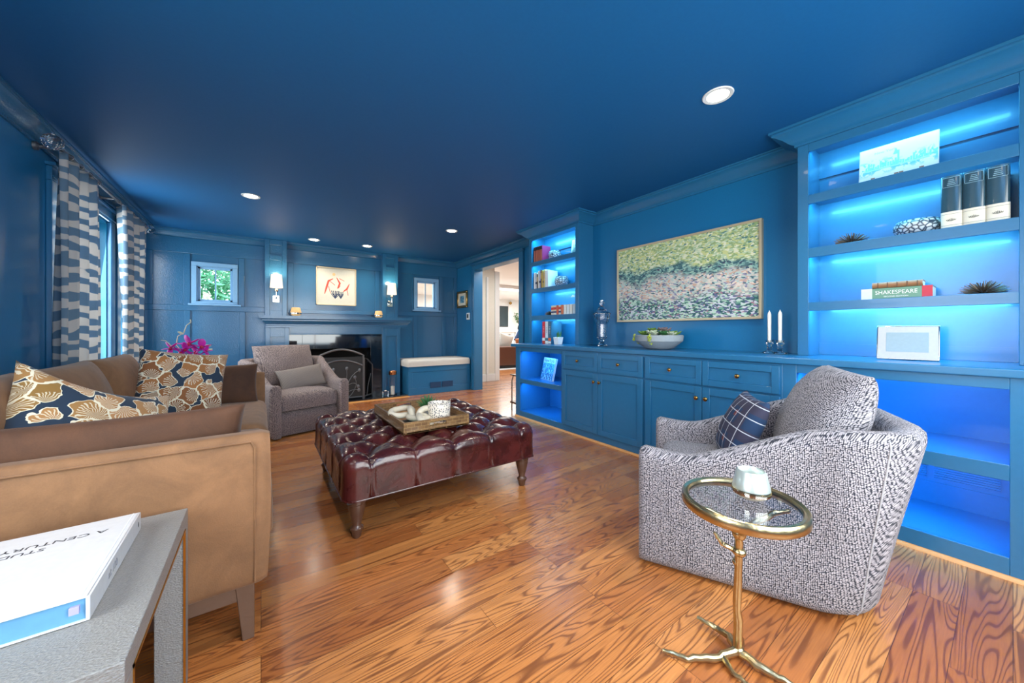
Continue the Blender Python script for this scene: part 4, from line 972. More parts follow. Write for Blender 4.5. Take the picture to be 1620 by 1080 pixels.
for i in range(9):
    upright_book(yy - wd[i], yy, z2, .118, .11, cm('paperback_%d' % i, *cols[i]), 'small %s paperback, %s from left in the low third shelf row' % (['cream', 'pale yellow', 'orange', 'cream', 'coral', 'white', 'ice blue', 'ivory', 'pale blue'][i], ['first', 'second', 'third', 'fourth', 'fifth', 'sixth', 'seventh', 'eighth', 'ninth'][i]), 'small paperbacks on the third shelf', band=[(.2, .38, cm('indigo_print', 50, 60, 110)), (.55, .8, cm('vermilion_print', 206, 60, 50))] if i in (0, 1, 3) else None); yy -= wd[i] + .001
B4 = [('red', 214, 44, 60, 'red spined tall book, left of three by the potted cactus'), ('white', 222, 232, 240, 'white spined tall book, middle of three by the potted cactus'), ('blue', 60, 110, 140, 'blue spined tall book, right of three by the potted cactus')]
yy = 3.555
for i, (n_, r_, g_, b_, lb) in enumerate(B4):
    t = upright_book(yy - .056, yy, z1, .288, .18, cm('tall_spine_' + n_, r_, g_, b_), lb, 'three tall books on the countertop', x0=3.0, band=[(.14, .27, cm('patch_orange', 232, 110, 70) if i == 2 else cm('patch_teal', 60, 120, 140) if i == 1 else M['white']), (.02, .12, M['white'] if i else M['artred'])])
    text(['MODERN', 'DESIGN', 'ATELIER'][i][:0] + ['I I I I I', 'I I I I', 'I I I I I'][i], .036, 'spine_lettering', M['whiteink'] if i != 1 else M['ink'], t, frame_mtx((-.0015, 0, .18), (0, 0, -1), (0, -1, 0)))
    yy -= .0585
t = thing('potted_cactus', 'small green cactus in a white square pot on the countertop by the doorway', 'plant', (3.0, 3.25, z1))
build(MB().hexa([(-.035, -.035, 0), (.035, -.035, 0), (.035, .035, 0), (-.035, .035, 0), (-.045, -.045, .09), (.045, -.045, .09), (.045, .045, .09), (-.045, .045, .09)]), 'pot', M['white'], t, bevel=.004)
m = MB(); rnd = random.Random(4)
for k in range(9):
    a = rnd.uniform(0, 6.28); r = rnd.uniform(0, .03); m.tube([(r * math.cos(a), r * math.sin(a), .085), (r * 1.3 * math.cos(a), r * 1.3 * math.sin(a), .13), (r * 1.5 * math.cos(a), r * 1.5 * math.sin(a), .14 + rnd.uniform(.0, .03))], [.009, .009, .002], 7)
build(m, 'cactus_stems', M['leafd'], t)
def pebble_bowl(loc, r, h, lbl):
    t = thing('mosaic_bowl', lbl, 'bowl', loc, 0, 'mosaic bowls')
    build(MB().lathe([(r * .55, 0), (r * .85, h * .1), (r, h * .45), (r * .98, h * .75), (r * .85, h), (r * .80, h), (r * .9, h * .7), (r * .9, h * .45), (.001, h * .12)], n=32), 'bowl_body', M['pebble'], t, angle=60)
pebble_bowl((3.17, 3.50, z4), .085, .115, 'blue white mosaic bowl beside the rust red books'); pebble_bowl((3.16, 3.36, z3), .09, .125, 'blue white mosaic bowl right of the upright book row'); pebble_bowl((3.15, .325, 1.679), .10, .085, 'wide grey mosaic bowl left of the three boxed volumes')
def spiky(loc, r, lbl, s):
    t = thing('spiky_ornament', lbl, 'ornament', loc, 0, 'spiky ornaments'); m = MB(); rnd = random.Random(s)
    for k in range(95):
        a = k * 2.39996; el = math.asin(min(.99, (k + .5) / 95)) ; el = el * .92 + .06
        d = Vector((math.cos(a) * math.cos(el) * .95, math.sin(a) * math.cos(el), math.sin(el) * .8)); L = r * rnd.uniform(.88, 1.04)
        m.tube([d * .01, d * L], [.0034, .0016], 5)
    m.v = [(x, y, z + .004) for x, y, z in m.v]
    o = build(m, 'spikes', M['spike'], t); build(MB().sphere((0, 0, .012), (.02, .02, .011)), 'core', M['spike'], t)
spiky((3.14, .608, 1.679), .093, 'bronze spiky ornament at the left end of the shelf with boxed volumes', 1); spiky((3.14, .093, 1.313), .088, 'bronze spiky ornament right of the horizontal books', 2); spiky((3.12, 3.53, z2), .075, 'bronze spiky ornament left of the small paperbacks', 3)
for i in range(3):
    y1_ = .231 - i * .0748; t = thing('boxed_volume', 'thick slate boxed volume with cream band, %s of three on the tall bookcase' % ['left', 'middle', 'right'][i], 'book', (3.055, y1_ - .037, 1.679), 0, 'three boxed volumes')
    m = MB(); hw = .0368
    def sp(u, v, hw=hw): a = (u - .5) * PI; return (.012 - .012 * math.cos(a), hw * math.sin(a), v * .283)
    m.grid(lambda u, v: sp(u, v), 12, 1); m.box(.012, -hw, 0, .17, hw, .283)
    build(m, 'slipcase', cm('slate_leather', 50, 78, 92, .2, coat=.4), t)
    m = MB(); m.grid(lambda u, v: (sp(u, 0)[0] - .0008, sp(u, 0)[1] * 1.004, .002 + v * .086), 12, 1); m.box(.012, -hw - .0004, .002, .10, -hw, .088); m.box(.012, hw, .002, .10, hw + .0004, .088)
    build(m, 'paper_band', M['cream'], t)
    m = MB()
    for z in (.014, .074): m.grid(lambda u, v: (sp(u, 0)[0] - .0013, sp(u, 0)[1], z + v * .0012), 12, 1)
    for a in range(-3, 4): m.tube([(-.0016, a * .004, .035 + abs(a) * .001), (-.0014, a * .0055, .050 - abs(a) * .002)], .0011, 5)
    build(m, 'emblem', M['ink'], t)
    m = MB(); hwf = .03
    for a in ((-hwf, .222, hwf, .2235), (-hwf, .272, hwf, .2735), (-hwf, .222, -hwf + .0012, .2735), (hwf - .0012, .222, hwf, .2735)): m.box(-.0005 + .006, a[0], a[1], -.001 , a[2], a[3])
    for k in range(4): m.box(-.0012, -.015 + .002 * k, .232 + .009 * k, .001, .015 - .002 * k, .2345 + .009 * k)
    build(m, 'spine_lettering', cm('pale_foil', 150, 190, 206, .3), t)
# horizontal books
t = thing('book', 'green Shakespeare volume lying flat under the brown book', 'book', (3.06, .4035, 1.313))
m = MB(); m.box(0, -.1445, 0, .004, .1445, .064); m.box(0, -.1445, 0, .19, .1445, .003); m.box(0, -.1445, .061, .19, .1445, .064)
build(m, 'cover', cm('sage_green_cover', 92, 140, 116, .35), t, bevel=.001); build(MB().box(.004, -.141, .003, .185, .141, .061), 'pages', M['pages'], t)
build(MB().box(-.001, .096, .0, .0, .1445, .064), 'portrait_panel', cm('pale_portrait_print', 206, 216, 200), t); build(MB().box(-.001, -.1445, 0, .0, -.105, .064), 'red_panel', cm('red_cover', 196, 50, 70), t)
text('SHAKESPEARE', .032, 'spine_lettering', M['whiteink'], t, frame_mtx((-.0012, -.003, .036), (0, -1, 0), (0, 0, 1)), sx=.86)
text('SECOND EDITION', .011, 'spine_lettering', M['whiteink'], t, frame_mtx((-.0012, -.003, .012), (0, -1, 0), (0, 0, 1)), sx=1.1)
t = thing('antique_book', 'antique brown leather book lying on the green volume', 'book', (3.075, .40, 1.3785))
m = MB(); m.grid(lambda u, v: (.008 - .008 * math.sin(v * PI), .103 * (1 - 2 * u), .035 * v), 1, 8); m.box(.008, -.103, 0, .13, .103, .003); m.box(.008, -.103, .032, .13, .103, .035)
build(m, 'cover', cm('antique_leather', 150, 96, 62, .5), t); build(MB().box(.008, -.1, .003, .125, .1, .032), 'pages', M['pages'], t)
m = MB()
for k in range(5): m.box(-.001, -.085 + k * .04, .002, .004, -.081 + k * .04, .033)
build(m, 'raised_band', cm('dark_leather_band', 104, 62, 40, .5), t, bevel=.001)
# skyline sketch leaning on the top shelf
t = thing('skyline_sketch', 'unframed white skyline watercolour leaning on the tall bookcase top shelf', 'picture', (3.115, .405, 2.040))
t.rotation_euler = (0, math.radians(9), 0)
build(MB().box(-.006, -.164, 0, .006, .164, .228), 'board', cm('white_canvas_board', 196, 200, 200), t, bevel=.001)
bd = MB().box(-.0075, -.16, -.11, -.0061, .16, .11); o = build(bd, 'drawing', M['sketch'], t); o.location = (0, 0, .114)
m = MB(); rnd = random.Random(8)
for k in range(26):
    y = .13 - k * .0105; h = rnd.uniform(.012, .045) * (2.2 if k in (12, 13) else 1); m.box(-.0085, y - .004, .085, -.0075, y + .004, .085 + h)
    if k == 12: m.poly([(-.0085, y - .012, .15), (-.0085, y + .0, .19), (-.0085, y + .012, .15)], (.001, 0, 0))
build(m, 'skyline', cm('aqua_wash', 120, 200, 206), t)
build(MB().box(-.0085, -.13, .075, -.0075, .14, .083), 'ground_line', cm('mint_wash', 150, 226, 190), t)
text('New York', .022, 'lettering', cm('faint_aqua', 150, 206, 214), t, frame_mtx((-.008, .05, .185), (0, -1, 0), (0, 0, 1)))
m = MB()
for k in (.1, .0, -.02, -.1): m.box(-.0085, k - .009, .02, -.0075, k + .009, .03)
build(m, 'street_figures', cm('brown_wash', 140, 96, 80), t)
t = thing('city_print', 'dark forest print leaning at the right end of the top shelf by the doorway', 'picture', (3.16, 3.10, z4)); t.rotation_euler = (0, math.radians(8), 0)
build(MB().box(-.006, -.09, 0, .006, .09, .2), 'board', M['white'], t, bevel=.001)
m = MB(); rnd = random.Random(9)
for k in range(18): y = -.08 + k * .0095; h = rnd.uniform(.05, .17); m.hexa([(-.008, y - .004, .004), (-.0065, y - .004, .004), (-.0065, y + .004, .004), (-.008, y + .004, .004), (-.008, y - .001, h), (-.0065, y - .001, h), (-.0065, y + .001, h), (-.008, y + .001, h)])
build(m, 'tree_silhouettes', cm('dark_teal_ink', 40, 84, 90), t)
# New York book
t = thing('picture_book', 'New York picture book standing open-faced in the lit open cabinet by the doorway', 'book', (2.93, 3.40, .5005)); t.rotation_euler = (0, math.radians(12), math.radians(-14))
build(MB().box(0, -.16, 0, .004, .16, .282).box(.022, -.16, 0, .026, .16, .282).box(0, .156, 0, .026, .16, .282), 'cover', cm('powder_blue_cover', 196, 216, 240, .3), t, bevel=.001)
build(MB().box(.004, -.155, .003, .022, .156, .279), 'pages', M['pages'], t); build(MB().box(-.001, -.155, .005, .0, .155, .215), 'cover_photo', M['crowd'], t)
text('NewYork', .068, 'cover_lettering', M['purpleink'], t, frame_mtx((-.0012, 0, .245), (0, -1, 0), (0, 0, 1)))
# bronze side stand just past the cabinet end
t = thing('metal_stand', 'slim dark bronze stand just past the cabinet end', 'side table', (3.03, 3.98, 0))
m = MB()
for x in (-.13, .12): m.tube([(x, -.03, 0), (x, -.03, .42), (x + .03, -.03, .50)], .008, 8); m.tube([(x, .12, 0), (x, .12, .42), (x + .03, .12, .50)], .008, 8)
build(m, 'rod', M['spike'], t); m = MB().box(-.15, -.05, .10, .14, .14, .125).box(-.15, -.05, .49, .16, .14, .505); build(m, 'tier', M['spike'], t, bevel=.004)

# ================================================================ OTTOMAN
OX, OY = .985, 2.62
t = thing('tufted_ottoman', 'large square oxblood leather ottoman with deep button tufting', 'ottoman', (OX, OY, 0))
HL = .64; SA = .25; SB = .125
def ott(X, Y, Z, e, Rm):
    d = min(HL - abs(X), HL - abs(Y))
    p = X / SA; q = Y / (2 * SB) 
    if Z > .10:
        core = (abs(math.sin(PI * (p + q) )) * abs(math.sin(PI * (p - q)))) ** .55
        mx = max(0, min(1, (abs(X) - .50) / .05)); my = max(0, min(1, (abs(Y) - .50) / .05))
        px = abs(math.sin(PI * q)) ** .5; py = abs(math.sin(PI * p)) ** .5
        h = core
        if mx > 0 or my > 0:
            if mx >= my: h = core * (1 - mx) + px * mx
            else: h = core * (1 - my) + py * my
            if mx > 0 and my > 0: h = h * (1 - min(mx, my)) + min(mx, my)
        Z = Z - .052 * (1 - h) * (0.25 + .75 * min(1, d / .11)) * (1 if Z > .17 else (Z - .10) / .07)
    else:
        pass
    side = .012 * (1 - min(1, abs(math.sin(PI * p)) * 5)) if abs(Y) >= abs(X) else .012 * (1 - min(1, abs(math.sin(PI * q)) * 5))
    if Z < .2:
        if abs(Y) >= abs(X): Y -= math.copysign(side * 1.2 + .006 * math.sin(PI * Z / .235) * -1, Y)
        else: X -= math.copysign(side * 1.2 + .006 * math.sin(PI * Z / .235) * -1, X)
    return X, Y, Z
m = MB(); softbox(m, HL * 2, HL * 2, .235, .075, .22, 0, 0, n=190, puff=.012, hfn=ott)
build(m, 'leather_body', M['leather'], t, angle=70)
build(MB().box(-.62, -.62, .212, .62, .62, .224), 'bottom_panel', M['black'], t)
m = MB()
for i in range(-3, 4):
    for j in range(-5, 6):
        if (i * 2 + j) % 2 == 0 or True:
            x = i * SA + (SA / 2 if j % 2 else 0); y = j * SB
            if abs(x) < .56 and abs(y) < .56: m.sphere((x, y, .418), (.012, .012, .007), 8, 5)
build(m, 'buttons', M['leather'], t)['kind'] = 'stuff'
m = MB()
c = HL - .002
P_ = []
for qx, qy, a0 in ((1, 1, 0), (-1, 1, 90), (-1, -1, 180), (1, -1, 270)):
    for k in range(7): a = math.radians(a0 + 15 * k); P_.append((qx * (c - .075) + .075 * math.cos(a), qy * (c - .075) + .075 * math.sin(a), .226))
m.tube(P_, .005, 8, closed=True)
build(m, 'piping', M['leather'], t)
for sx in (-1, 1):
    for sy in (-1, 1):
        build(MB().lathe([(.018, 0), (.024, .01), (.026, .03), (.034, .045), (.034, .055), (.024, .065), (.022, .075), (.034, .12), (.044, .165), (.044, .185), (.048, .19), (.048, .215)], (sx * .56, sy * .56, 0), 20), 'leg', M['darkwood'], t)
# tray
TX, TY, TZ = .965, 2.57, .462
t = thing('serving_tray', 'square wooden veneer serving tray on the leather ottoman', 'tray', (TX, TY, TZ))
hw, hd, th = .232, .355, .075
build(MB().box(-hw, -hd, 0, hw, hd, .012), 'tray_base', M['trayin'], t, bevel=.002)
m = MB(); m.box(-hw, -hd, .0, -hw + .014, hd, th); m.box(hw - .014, -hd, 0, hw, hd, th)
for s in (-1, 1):
    y0, y1 = (-hd, -hd + .014) if s < 0 else (hd - .014, hd)
    m.box(-hw + .014, y0, 0, -.06, y1, th); m.box(.06, y0, 0, hw - .014, y1, th); m.box(-.06, y0, 0, .06, y1, .035); m.box(-.06, y0, .058, .06, y1, th)
build(m, 'tray_wall', M['traywood'], t, bevel=.0015)
for s in (-1, 1):
    m = MB(); y = s * (hd + .001); m.tube([(-.058, y, .036), (.058, y, .036), (.058, y, .057), (-.058, y, .057)], .003, 6, closed=True); build(m, 'handle_rim', M['brass'], t)
t = thing('magazine', 'dark magazine with orange and mint shapes under the ceramic chain', 'book', (TX - .12, TY - .20, TZ + .0125), .15)
build(MB().box(-.09, -.12, 0, .09, .12, .012), 'cover', cm('charcoal_cover', 46, 52, 56, .25), t, bevel=.001); build(MB().box(-.02, -.09, .012, .05, -.05, .0126), 'orange_patch', cm('coral_patch', 214, 106, 70), t); build(MB().box(-.06, .0, .012, .03, .05, .0126), 'mint_patch', cm('mint_patch', 150, 196, 180), t); build(MB().box(-.08, -.115, .012, .0, -.1, .0126), 'white_patch', M['white'], t)
t = thing('ceramic_chain', 'chunky cream ceramic chain links lying in the tray', 'ornament', (TX - .05, TY - .14, TZ + .015))
for (x, y, z, rz, tilt, L) in ((-.08, .13, .055, .3, .35, .07), (-.02, .09, .035, 1.3, 1.25, .06), (.0, -.0, .03, 2.2, .1, .065), (.0, -.11, .04, 1.2, .5, .07), (.05, -.05, .055, .2, 1.2, .06)):
    R = Matrix.Rotation(rz, 3, 'Z') @ Matrix.Rotation(tilt, 3, 'X'); P_ = []
    for k in range(28):
        a = 2 * PI * k / 28; P_.append(Vector((x, y, z)) + R @ Vector((math.cos(a) * L + (.018 if math.cos(a) > 0 else -.018), math.sin(a) * .045, 0)))
    build(MB().tube(P_, .0205, 12, closed=True), 'chain_link', M['stone'], t)
t = thing('candle_jar', 'speckled terrazzo candle jar at the front of the tray', 'candle jar', (TX + .075, TY - .20, TZ + .0125))
build(MB().lathe([(.072, 0), (.076, .004), (.080, .135), (.074, .135), (.070, .01), (.001, .008)], n=36), 'jar', M['terrazzo'], t, angle=50); build(MB().lathe([(.069, .01), (.071, .10), (.001, .10)], n=24), 'candle_wax', M['wax'], t)
t = thing('potted_succulent', 'spiky green succulent in a small pale pot in the tray', 'plant', (TX + .06, TY - .02, TZ + .0125))
build(MB().lathe([(.03, 0), (.042, .07), (.038, .07), (.034, .06), (.001, .06)], n=20), 'pot', M['concrete'], t)
m = MB()
for k in range(26):
    a = k * 2.4; el = math.radians(20 + 62 * (1 - k / 26)); d = Vector((math.cos(a) * math.cos(el), math.sin(a) * math.cos(el), math.sin(el))); m.tube([Vector((0, 0, .06)), Vector((0, 0, .06)) + d * .045, Vector((0, 0, .065)) + d * .10], [.007, .008, .001], 6)
build(m, 'leaves', M['leafd'], t)

# ================================================================ ARMCHAIRS
def armchair(lbl, loc, rz, fab, W=.76, D=.80, hf=.56, hb=.77):
    t = thing('armchair', lbl, 'armchair', loc, rz)
    # U path (local: front = -y)
    R = .24; T = .11
    path = []
    n1 = 16; yb = D / 2
    for i in range(n1): path.append((-W / 2, -D / 2 + (D - R) * i / n1, -1, 0))
    for i in range(11): a = PI - (PI / 2) * i / 10; path.append((-W / 2 + R + R * math.cos(a), yb - R + R * math.sin(a), math.cos(a), math.sin(a)))
    for i in range(1, 10): path.append((-W / 2 + R + (W - 2 * R) * i / 10, yb, 0, 1))
    for i in range(11): a = PI / 2 - (PI / 2) * i / 10; path.append((W / 2 - R + R * math.cos(a), yb - R + R * math.sin(a), math.cos(a), math.sin(a)))
    for i in range(1, n1 + 1): path.append((W / 2, yb - R - (D - R) * i / n1, 1, 0))
    N = len(path) - 1
    def H(y):
        s = max(0, min(1, (y + D / 2 - .15) / (D - .25))); s = s * s * (3 - 2 * s); return hf + (hb - hf) * s - .012 * math.sin(min(1, (y + D / 2) / .3) * PI)
    def sec(x, y, nx, ny):
        h = H(y); k = max(0, (y + D / 2) / D)
        lean = .15 * max(0, ny) * 1.0 + .03 * abs(nx) * k
        def o(off, z):  # off inward from the outer face
            f = (z / h) ** 1.1 * lean; return (x - nx * off + nx * f * (1 if abs(nx) > .5 else .4), y - ny * off + f * max(0, ny), z)
        pts = [(0.035, .012), (.012, .03), (0, .06), (0, .2), (0, .35), (0, h - .05), (.008, h - .022), (.03, h - .003), (.055, h), (T - .03, h - .003), (T - .008, h - .022), (T, h - .05), (T, .25), (T, .012)]
        return [o(a, b) for a, b in pts]
    secs = []
    # rounded front ends
    for kx in (1.0,):
        pass
    for i, (x, y, nx, ny) in enumerate(path): secs.append(sec(x, y, nx, ny))
    # taper both ends to a soft nose
    def nose(s, yo, k):
        cx = sum(p[0] for p in s) / len(s); return [(cx + (p[0] - cx) * k, p[1] - yo, p[2] if p[2] < .1 else p[2] - (1 - k) * .04) for p in s]
    secs = [nose(secs[0], .028, .35), nose(secs[0], .022, .75), nose(secs[0], .01, .94)] + secs + [nose(secs[-1], .01, .94), nose(secs[-1], .022, .75), nose(secs[-1], .028, .35)]
    m = MB(); K = len(secs[0]); 
    for s in secs: m.v += s
    for i in range(len(secs) - 1):
        for j in range(K):
            j2 = (j + 1) % K; m.f.append((i * K + j, (i + 1) * K + j, (i + 1) * K + j2, i * K + j2))
    m.f.append(tuple(range(K))); m.f.append(tuple((len(secs) - 1) * K + j for j in reversed(range(K))))
    build(m, 'shell', fab, t, angle=60)
    m = MB(); softbox(m, W - 2 * T + .01, D - T - .06, .26, .02, .015, 0, -.05, n=14); build(m, 'seat_base', fab, t, angle=60)
    m = MB(); softbox(m, W - 2 * T + .015, D - T - .10, .165, .055, .275, 0, -.085, n=24, puff=.035); build(m, 'seat_cushion', fab, t, angle=60)
    bc = build(pillow_mb(W - 2 * T + .04, .52, .27, n=22, ear=.015, p=.42), 'back_cushion', fab, t, angle=80); weld(bc)
    bc.location = (0, D / 2 - .145, .70); bc.rotation_euler = (math.radians(-23), 0, 0)
    # welt stitching on the two rear edges
    for s in (-1, 1):
        i = n1 + 4 if s < 0 else N - n1 - 4
        x, y, nx, ny = path[i]; S_ = sec(x, y, nx, ny); P_ = [Vector(p) + Vector((nx, ny, 0)) * .001 for p in S_[1:7]]
        Q = []
        for a, b in zip(P_, P_[1:]): Q += [a.lerp(b, k / 4) for k in range(4)]
        build(MB().tube(Q + [P_[-1]], .003, 6), 'welt', cm('pale_welt_thread', 176, 176, 180, .8), t)
    build(MB().lathe([(.22, 0), (.22, .014)], n=24), 'swivel_base', M['black'], t)
    return t
armchair('grey woven swivel armchair in the right foreground with plaid pillow', (2.02, .79, 0), PI + math.radians(26), M['tweed'], W=.77, D=.87, hb=.75)
armchair('taupe tweed swivel armchair facing the room near the fireplace', (.33, 4.88, 0), math.radians(17), M['tweedb'], W=.82, D=.88, hb=.79)
def local(loc, rz, p): c, s = math.cos(rz), math.sin(rz); return (loc[0] + c * p[0] - s * p[1], loc[1] + s * p[0] + c * p[1], p[2])
pillow('throw_pillow', 'navy plaid pillow in the right foreground armchair', .40, .36, .15, M['plaid'], local((2.02, .79), PI + math.radians(26), (-.03, -.02, .62)), (math.radians(-24), 0, PI + math.radians(26 + 8)))
pillow('lumbar_pillow', 'thin striped lumbar pillow in the taupe tweed armchair', .50, .27, .13, M['stripe'], local((.33, 4.88), math.radians(17), (.05, -.05, .57)), (math.radians(-28), math.radians(-7), math.radians(15)))

# ================================================================ SOFA
SY0, SY1 = 1.57, 4.02; SXB, SXF = -1.05, .0
t = thing('velvet_sofa', 'long camel velvet sofa along the window wall', 'sofa', (-.5, 2.8, 0))
def arm(y0, y1):
    m = MB(); N_ = 10
    def fn(u, v):   # rounded rectangular tube running along x, bulging a little at the front
        x = SXB + (SXF - SXB) * u; a = 2 * PI * v; cy, cz = (y0 + y1) / 2, .475; hw, hh = (y1 - y0) / 2, .272
        ca, sa = math.cos(a), math.sin(a); k = 7.0 if sa < 0 else 4.6
        r = (abs(ca) ** k + abs(sa) ** k) ** (-1 / k)
        X = x + (.03 * math.exp(-((1 - u) / .05) ** 2) * max(0, math.cos((cz + hh * sa * r - .55) * 2.6)) if u > .6 else 0)
        sh = 1 - .12 * math.exp(-((1 - u) / .012) ** 2)
        return (X, cy + hw * ca * r * sh, cz + hh * sa * r * (1 - .03 * math.exp(-((1 - u) / .012) ** 2)))
    m.grid(lambda u, v: fn(1 - (1 - u) ** 2.2, v), 40, 64, cv=True)
    k = len(m.v); m.f.append(tuple(range(64))); m.f.append(tuple(k - 64 + j for j in range(64)))
    build(m, 'arm', M['velvet'], t, angle=60, world=True)
    yy_ = y0 - .0005 if y0 < 2 else y1 + .0005
    build(MB().tube([(SXB + .03, yy_ + (.006 if y0 < 2 else -.006), .722), (-.03, yy_ + (.006 if y0 < 2 else -.006), .722), (-.018, yy_, .70), (-.018, yy_, .4), (-.018, yy_, .22)], .0035, 6), 'piping', M['velvet'], t, world=True)
arm(SY0, SY0 + .11); arm(SY1 - .11, SY1)
m = MB(); softbox(m, .16, SY1 - SY0 - .22, .57, .05, .2, SXB + .08, (SY0 + SY1) / 2, n=20); build(m, 'back_frame', M['velvet'], t, angle=60, world=True)
m = MB(); softbox(m, SXF - SXB - .01, SY1 - SY0 - .22, .12, .02, .2, (SXB + SXF) / 2, (SY0 + SY1) / 2, n=12); build(m, 'seat_deck', M['velvet'], t, angle=60, world=True)
ys = [SY0 + .11, SY0 + .11 + (SY1 - SY0 - .22) / 2, SY1 - .11]
for a, b in zip(ys, ys[1:]):
    m = MB(); softbox(m, .80, b - a - .006, .19, .065, .32, -.36, (a + b) / 2, n=26, puff=.03); build(m, 'seat_cushion', M['velvet'], t, angle=70, world=True)
yc = [SY0 + .11 + (SY1 - SY0 - .22) * k / 3 for k in range(4)]
for k, (a, b) in enumerate(zip(yc, yc[1:])):
    bc = build(pillow_mb(b - a + .02, .50, .25, n=22, ear=.03, p=.3), 'back_cushion', M['velvet'], t, angle=80); weld(bc)
    bc.location = (-.80 + .5, (a + b) / 2 - 2.8, .70 + [0, .0, .0][k]); bc.rotation_euler = (math.radians(-13), 0, PI / 2)
m = MB(); m.box(SXB + .04, SY0 + .03, .15, SXF - .05, SY1 - .03, .21); build(m, 'plinth', M['legwood'], t, bevel=.004, world=True)
for x in (-.02, SXB + .06):
    for y in (SY0 + .025, SY1 - .085):
        dx = .03
        m = MB().hexa([(x - .035, y + .008, 0), (x + .0, y + .008, 0), (x + .0, y + .045, 0), (x - .035, y + .045, 0), (x - .055, y, .205), (x + .0, y, .205), (x + .0, y + .06, .205), (x - .055, y + .06, .205)])
        build(m, 'leg', M['legwood'], t, bevel=.003, world=True)
pillow('arm_pillow', 'flat brown velvet pillow along the near sofa arm', .84, .42, .16, M['velvetd'], (-.47, 1.79, .625), (math.radians(9), 0, 0), ear=.05)
pillow('arm_pillow', 'brown velvet pillow against the far sofa arm', .60, .34, .16, M['velvetd'], (-.32, 3.80, .665), (math.radians(-10), 0, math.radians(2)), ear=.05)
pillow('throw_pillow', 'gold and navy poppy print pillow near the viewpoint', .50, .50, .20, M['floralA'], (-.54, 2.10, .725), (math.radians(-36), math.radians(24), math.radians(34)), sag=.07)
pillow('throw_pillow', 'copper and navy poppy print pillow in the middle of the sofa', .46, .46, .16, M['floralB'], (-.43, 3.22, .755), (math.radians(-14), math.radians(8), math.radians(16)))

# ================================================================ ORCHID ON END TABLE BEYOND SOFA
t = thing('end_table', 'grey leather end table beyond the sofa, under the orchid', 'side table', (-.62, 4.42, 0))
build(MB().box(-.25, -.22, .52, .25, .22, .57), 'table_top', M['shagreen'], t, bevel=.003)
for sx in (-1, 1):
    for sy in (-1, 1): build(MB().box(sx * .25, sy * .22, 0, sx * .2, sy * .17, .52), 'leg', M['shagreen'], t, bevel=.002)
t = thing('potted_orchid', 'magenta orchid with curling cream stems beyond the sofa', 'plant', (-.56, 4.40, .57))
build(MB().lathe([(.05, 0), (.075, .1), (.07, .14), (.064, .14), (.062, .12), (.001, .12)], n=24), 'pot', M['white'], t)
m = MB(); m.tube([(0, 0, .12), (-.04, 0, .25), (-.03, -.01, .36), (.03, -.02, .42)], .005, 6); m.tube([(-.03, -.01, .36), (-.07, 0, .42), (-.06, 0, .50), (-.02, 0, .53), (.0, 0, .60), (.03, 0, .63), (.025, 0, .655)], .004, 6)
m.tube([(-.03, 0, .34), (-.10, 0, .41), (-.14, 0, .46), (-.17, 0, .465)], .0035, 6); m.tube([(.03, 0, .42), (.12, 0, .40), (.17, -.01, .365)], .004, 6)
build(m, 'stem', M['stem'], t)
rnd = random.Random(21)
for (x, z, r) in ((-.09, .385, .045), (.02, .42, .062), (-.03, .34, .055), (.06, .34, .05), (.10, .39, .055), (.0, .37, .05), (.125, .35, .04)):
    r *= 1.25; m = MB(); c = Vector((x * 1.1, -.04 + rnd.uniform(-.02, .02), z + .01)); off = rnd.uniform(0, 1.2)
    for k in range(5):
        a = off + k * 2 * PI / 5; d = Vector((math.cos(a), -.25, math.sin(a))).normalized(); q = d.to_track_quat('X', 'Y').to_matrix(); m.sphere(c + d * r * .55, (r * .6, r * .08, r * .42), 9, 6, q)
    f = build(m, 'flower', M['petal'], t); build(MB().sphere(c + Vector((0, -.016, -.004)), (r * .22, r * .2, r * .26)), 'lip', M['lip'], f)
m = MB()
for (x, z, a) in ((-.04, .53, .5), (.16, .37, -.3), (.15, .41, .2)): m.sphere((x, 0, z), (.025, .004, .010), 8, 5, Matrix.Rotation(a, 3, 'Y'))
build(m, 'leaf', M['leafp'], t)

# ================================================================ FOREGROUND SIDE TABLE + BOOK
TX0, TX1, TY0, TY1, TZ0 = -.90, -.192, .885, 1.535, .55
t = thing('leather_side_table', 'grey embossed leather side table with gold inlay in left foreground', 'side table', (-.55, 1.2, 0))
build(MB().box(TX0, TY0, TZ0 - .045, TX1, TY1, TZ0), 'table_top', M['shagreen'], t, bevel=.002, world=True)
for x0, x1 in ((TX0, TX0 + .07), (TX1 - .07, TX1)):
    for y0, y1 in ((TY0, TY0 + .05), (TY1 - .05, TY1)): build(MB().box(x0, y0, 0, x1, y1, TZ0 - .045), 'leg', M['shagreen'], t, bevel=.002, world=True)
for x0, x1 in ((TX1 - .004, TX1 + .0012), (TX0 - .0012, TX0 + .004)):
    m = MB(); m.box(x0, TY0 + .05, TZ0 - .051, x1, TY1 - .05, TZ0 - .045); m.box(x0, TY0 + .05, .0, x1, TY0 + .056, TZ0 - .045); m.box(x0, TY1 - .056, .0, x1, TY1 - .05, TZ0 - .045)
    build(m, 'gold_inlay', M['goldline'], t, world=True)
t = thing('coffee_table_book', 'large white book with blue page edges on the leather side table', 'book', (-.277, 1.05, TZ0 + .001), math.radians(1.0))
BW, BL, BT = .50, .40, .048
build(MB().box(-BW, .0, 0, 0, BL, .003).box(-BW, 0, BT - .003, 0, BL, BT).box(-.004, 0, 0, 0.002, BL, BT), 'cover', M['paper'], t, bevel=.0015)
m = MB(); m.box(-.014, .001, BT - .0005, -.011, BL - .001, BT + .0006); build(m, 'cover_hinge', cm('pale_hinge_line', 220, 224, 228), t)  # thin hinge line, slightly lighter than the cover
